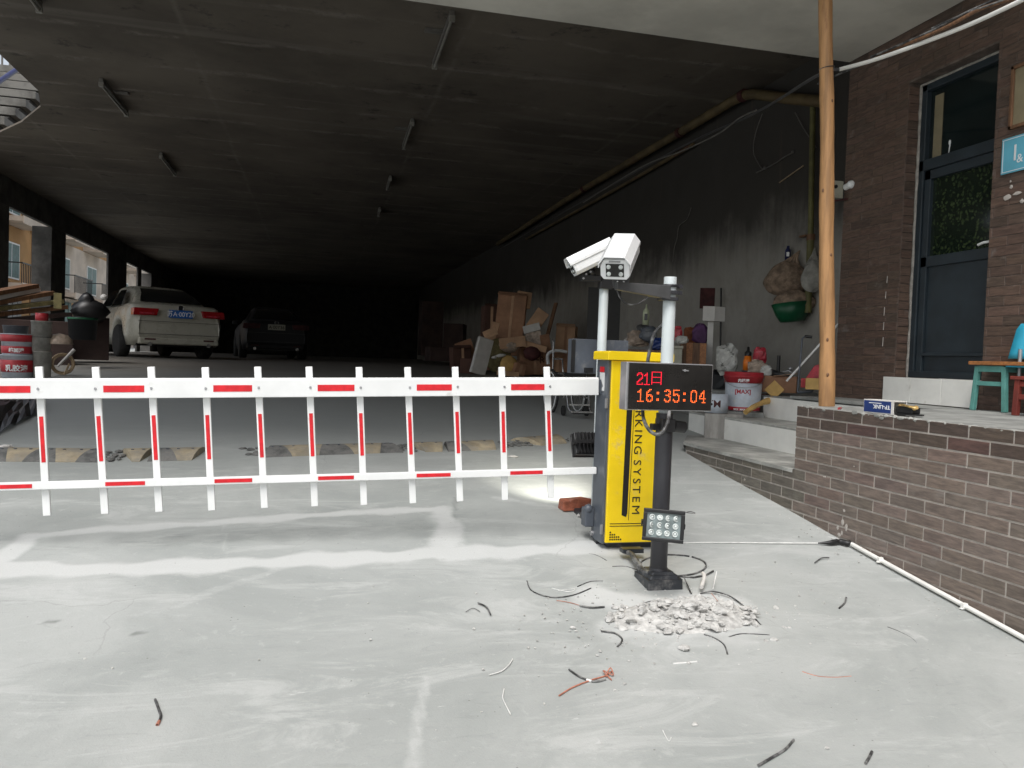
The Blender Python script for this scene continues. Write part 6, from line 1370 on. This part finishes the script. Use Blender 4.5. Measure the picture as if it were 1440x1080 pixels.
for k_ in range(7):
    m = MB(); r_ = 15*s_*rnd.uniform(.75, 1); tx, ty = rnd.uniform(-.5, .5), rnd.uniform(-.4, .4); m.tube([(r_*math.cos(a_), .06+.09*k_/7+tx*.1*math.cos(a_), 17*s_+r_*math.sin(a_)) for a_ in np.linspace(0, 6.283, 26)[:-1]], .007, 6, closed=True); m.build('loop', WOODL, t)
m = MB(); m.tube([(-6*s_, -.05, 14*s_), (14*s_, -.02, 38*s_)], [.014, .022], 8); m.build('pale_handle', FOAM, t); m = MB(); m.tube([(2*s_, -.05, 2*s_), (8*s_, -.04, 18*s_)], .012, 8); m.build('pale_stick', WOODL, t)
p = at(84, 478, Y=10.6); s_ = mpp(p); t = thing('cement_bowl', 'upturned dusty bowl on the pale wire coil', 'bowl', p, face(p)); m = MB(); m.lathe([(17*s_, -6*s_), (16*s_, 0), (10*s_, 7*s_), (.01, 9*s_)], n=22); m.build('bowl', BEIGEBAG, t)
# plank pile along the open side
t = thing('plank_pile', 'pile of dim planks stacked along the open side of the garage', 'lumber', at(40, 450, Y=13.0)); BL = -Vector(t.location)
for i, (u0, v0, u1, v1, mt_) in enumerate(((-20, 414, 46, 402, WOODD), (-20, 421, 48, 406, FOAM), (-20, 428, 70, 412, WOODD), (-20, 436, 84, 424, OLIVE), (-20, 444, 90, 432, WOODD), (-10, 452, 96, 442, DIMC))):
    a, b = at(u0, v0, Y=12.8+.05*i), at(u1, v1, Y=13.6+.05*i); m = MB(); m.bar(a+BL, b+BL, .22, .06); m.build('plank', mt_, t)
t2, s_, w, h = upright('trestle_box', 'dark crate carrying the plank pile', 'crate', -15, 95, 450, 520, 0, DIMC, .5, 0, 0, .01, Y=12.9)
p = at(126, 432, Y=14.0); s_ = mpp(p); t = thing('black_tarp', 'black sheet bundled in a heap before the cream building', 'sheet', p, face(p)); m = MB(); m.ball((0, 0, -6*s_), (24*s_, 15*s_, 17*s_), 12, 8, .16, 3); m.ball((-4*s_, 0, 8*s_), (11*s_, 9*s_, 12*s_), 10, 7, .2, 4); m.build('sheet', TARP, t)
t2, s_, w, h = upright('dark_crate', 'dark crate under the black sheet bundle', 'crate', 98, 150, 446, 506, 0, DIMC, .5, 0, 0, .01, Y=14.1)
p = at(146, 418, Y=13.6); m = MB(); m.ball((0, 0, 0), .05, 10, 8, .1, 1); tag(m.build('white_ball', FOAM, None, loc=p), 'small white knob on the black sheet bundle', 'knob')
t, s_, w, h = upright('yellow_green_can', 'small yellow-green can standing on the plank pile', 'can', 76, 86, 412, 434, 0, OLIVE, .1, Y=12.6)
p = gp(-6, 612); q = gp(44, 588); t = thing('black_plastic_sheet', 'black plastic sheeting lying in folds at the picture edge behind the boom', 'sheet', p)
R = []; rnd = random.Random(9)
a0, b0_ = gp(-40, 634), gp(50, 584); c0, d0 = gp(-60, 560), gp(46, 552)
for j in range(9):
    t_ = j/8; row = []
    for i in range(12):
        s2 = i/11; e = a0.lerp(b0_, s2).lerp(c0.lerp(d0, s2), t_)
        row.append((e.x-p.x, e.y-p.y, g(e.y)-p.z+.012+.16*math.sin(math.pi*min(t_*1.2, 1))*(.6+.4*math.sin(s2*5+1))*(.35+.65*(1-s2))+rnd.uniform(0, .035)))
    R.append(row)
m = MB(); m.grid(R, False); o = m.build('sheet', TARP, t); sm_ = o.modifiers.new('thick', 'SOLIDIFY'); sm_.thickness = .006
K([(-20, 692), (0, 690), (12, 684)], .008, CABLE, 'short dark hose end lying under the boom at the picture edge')
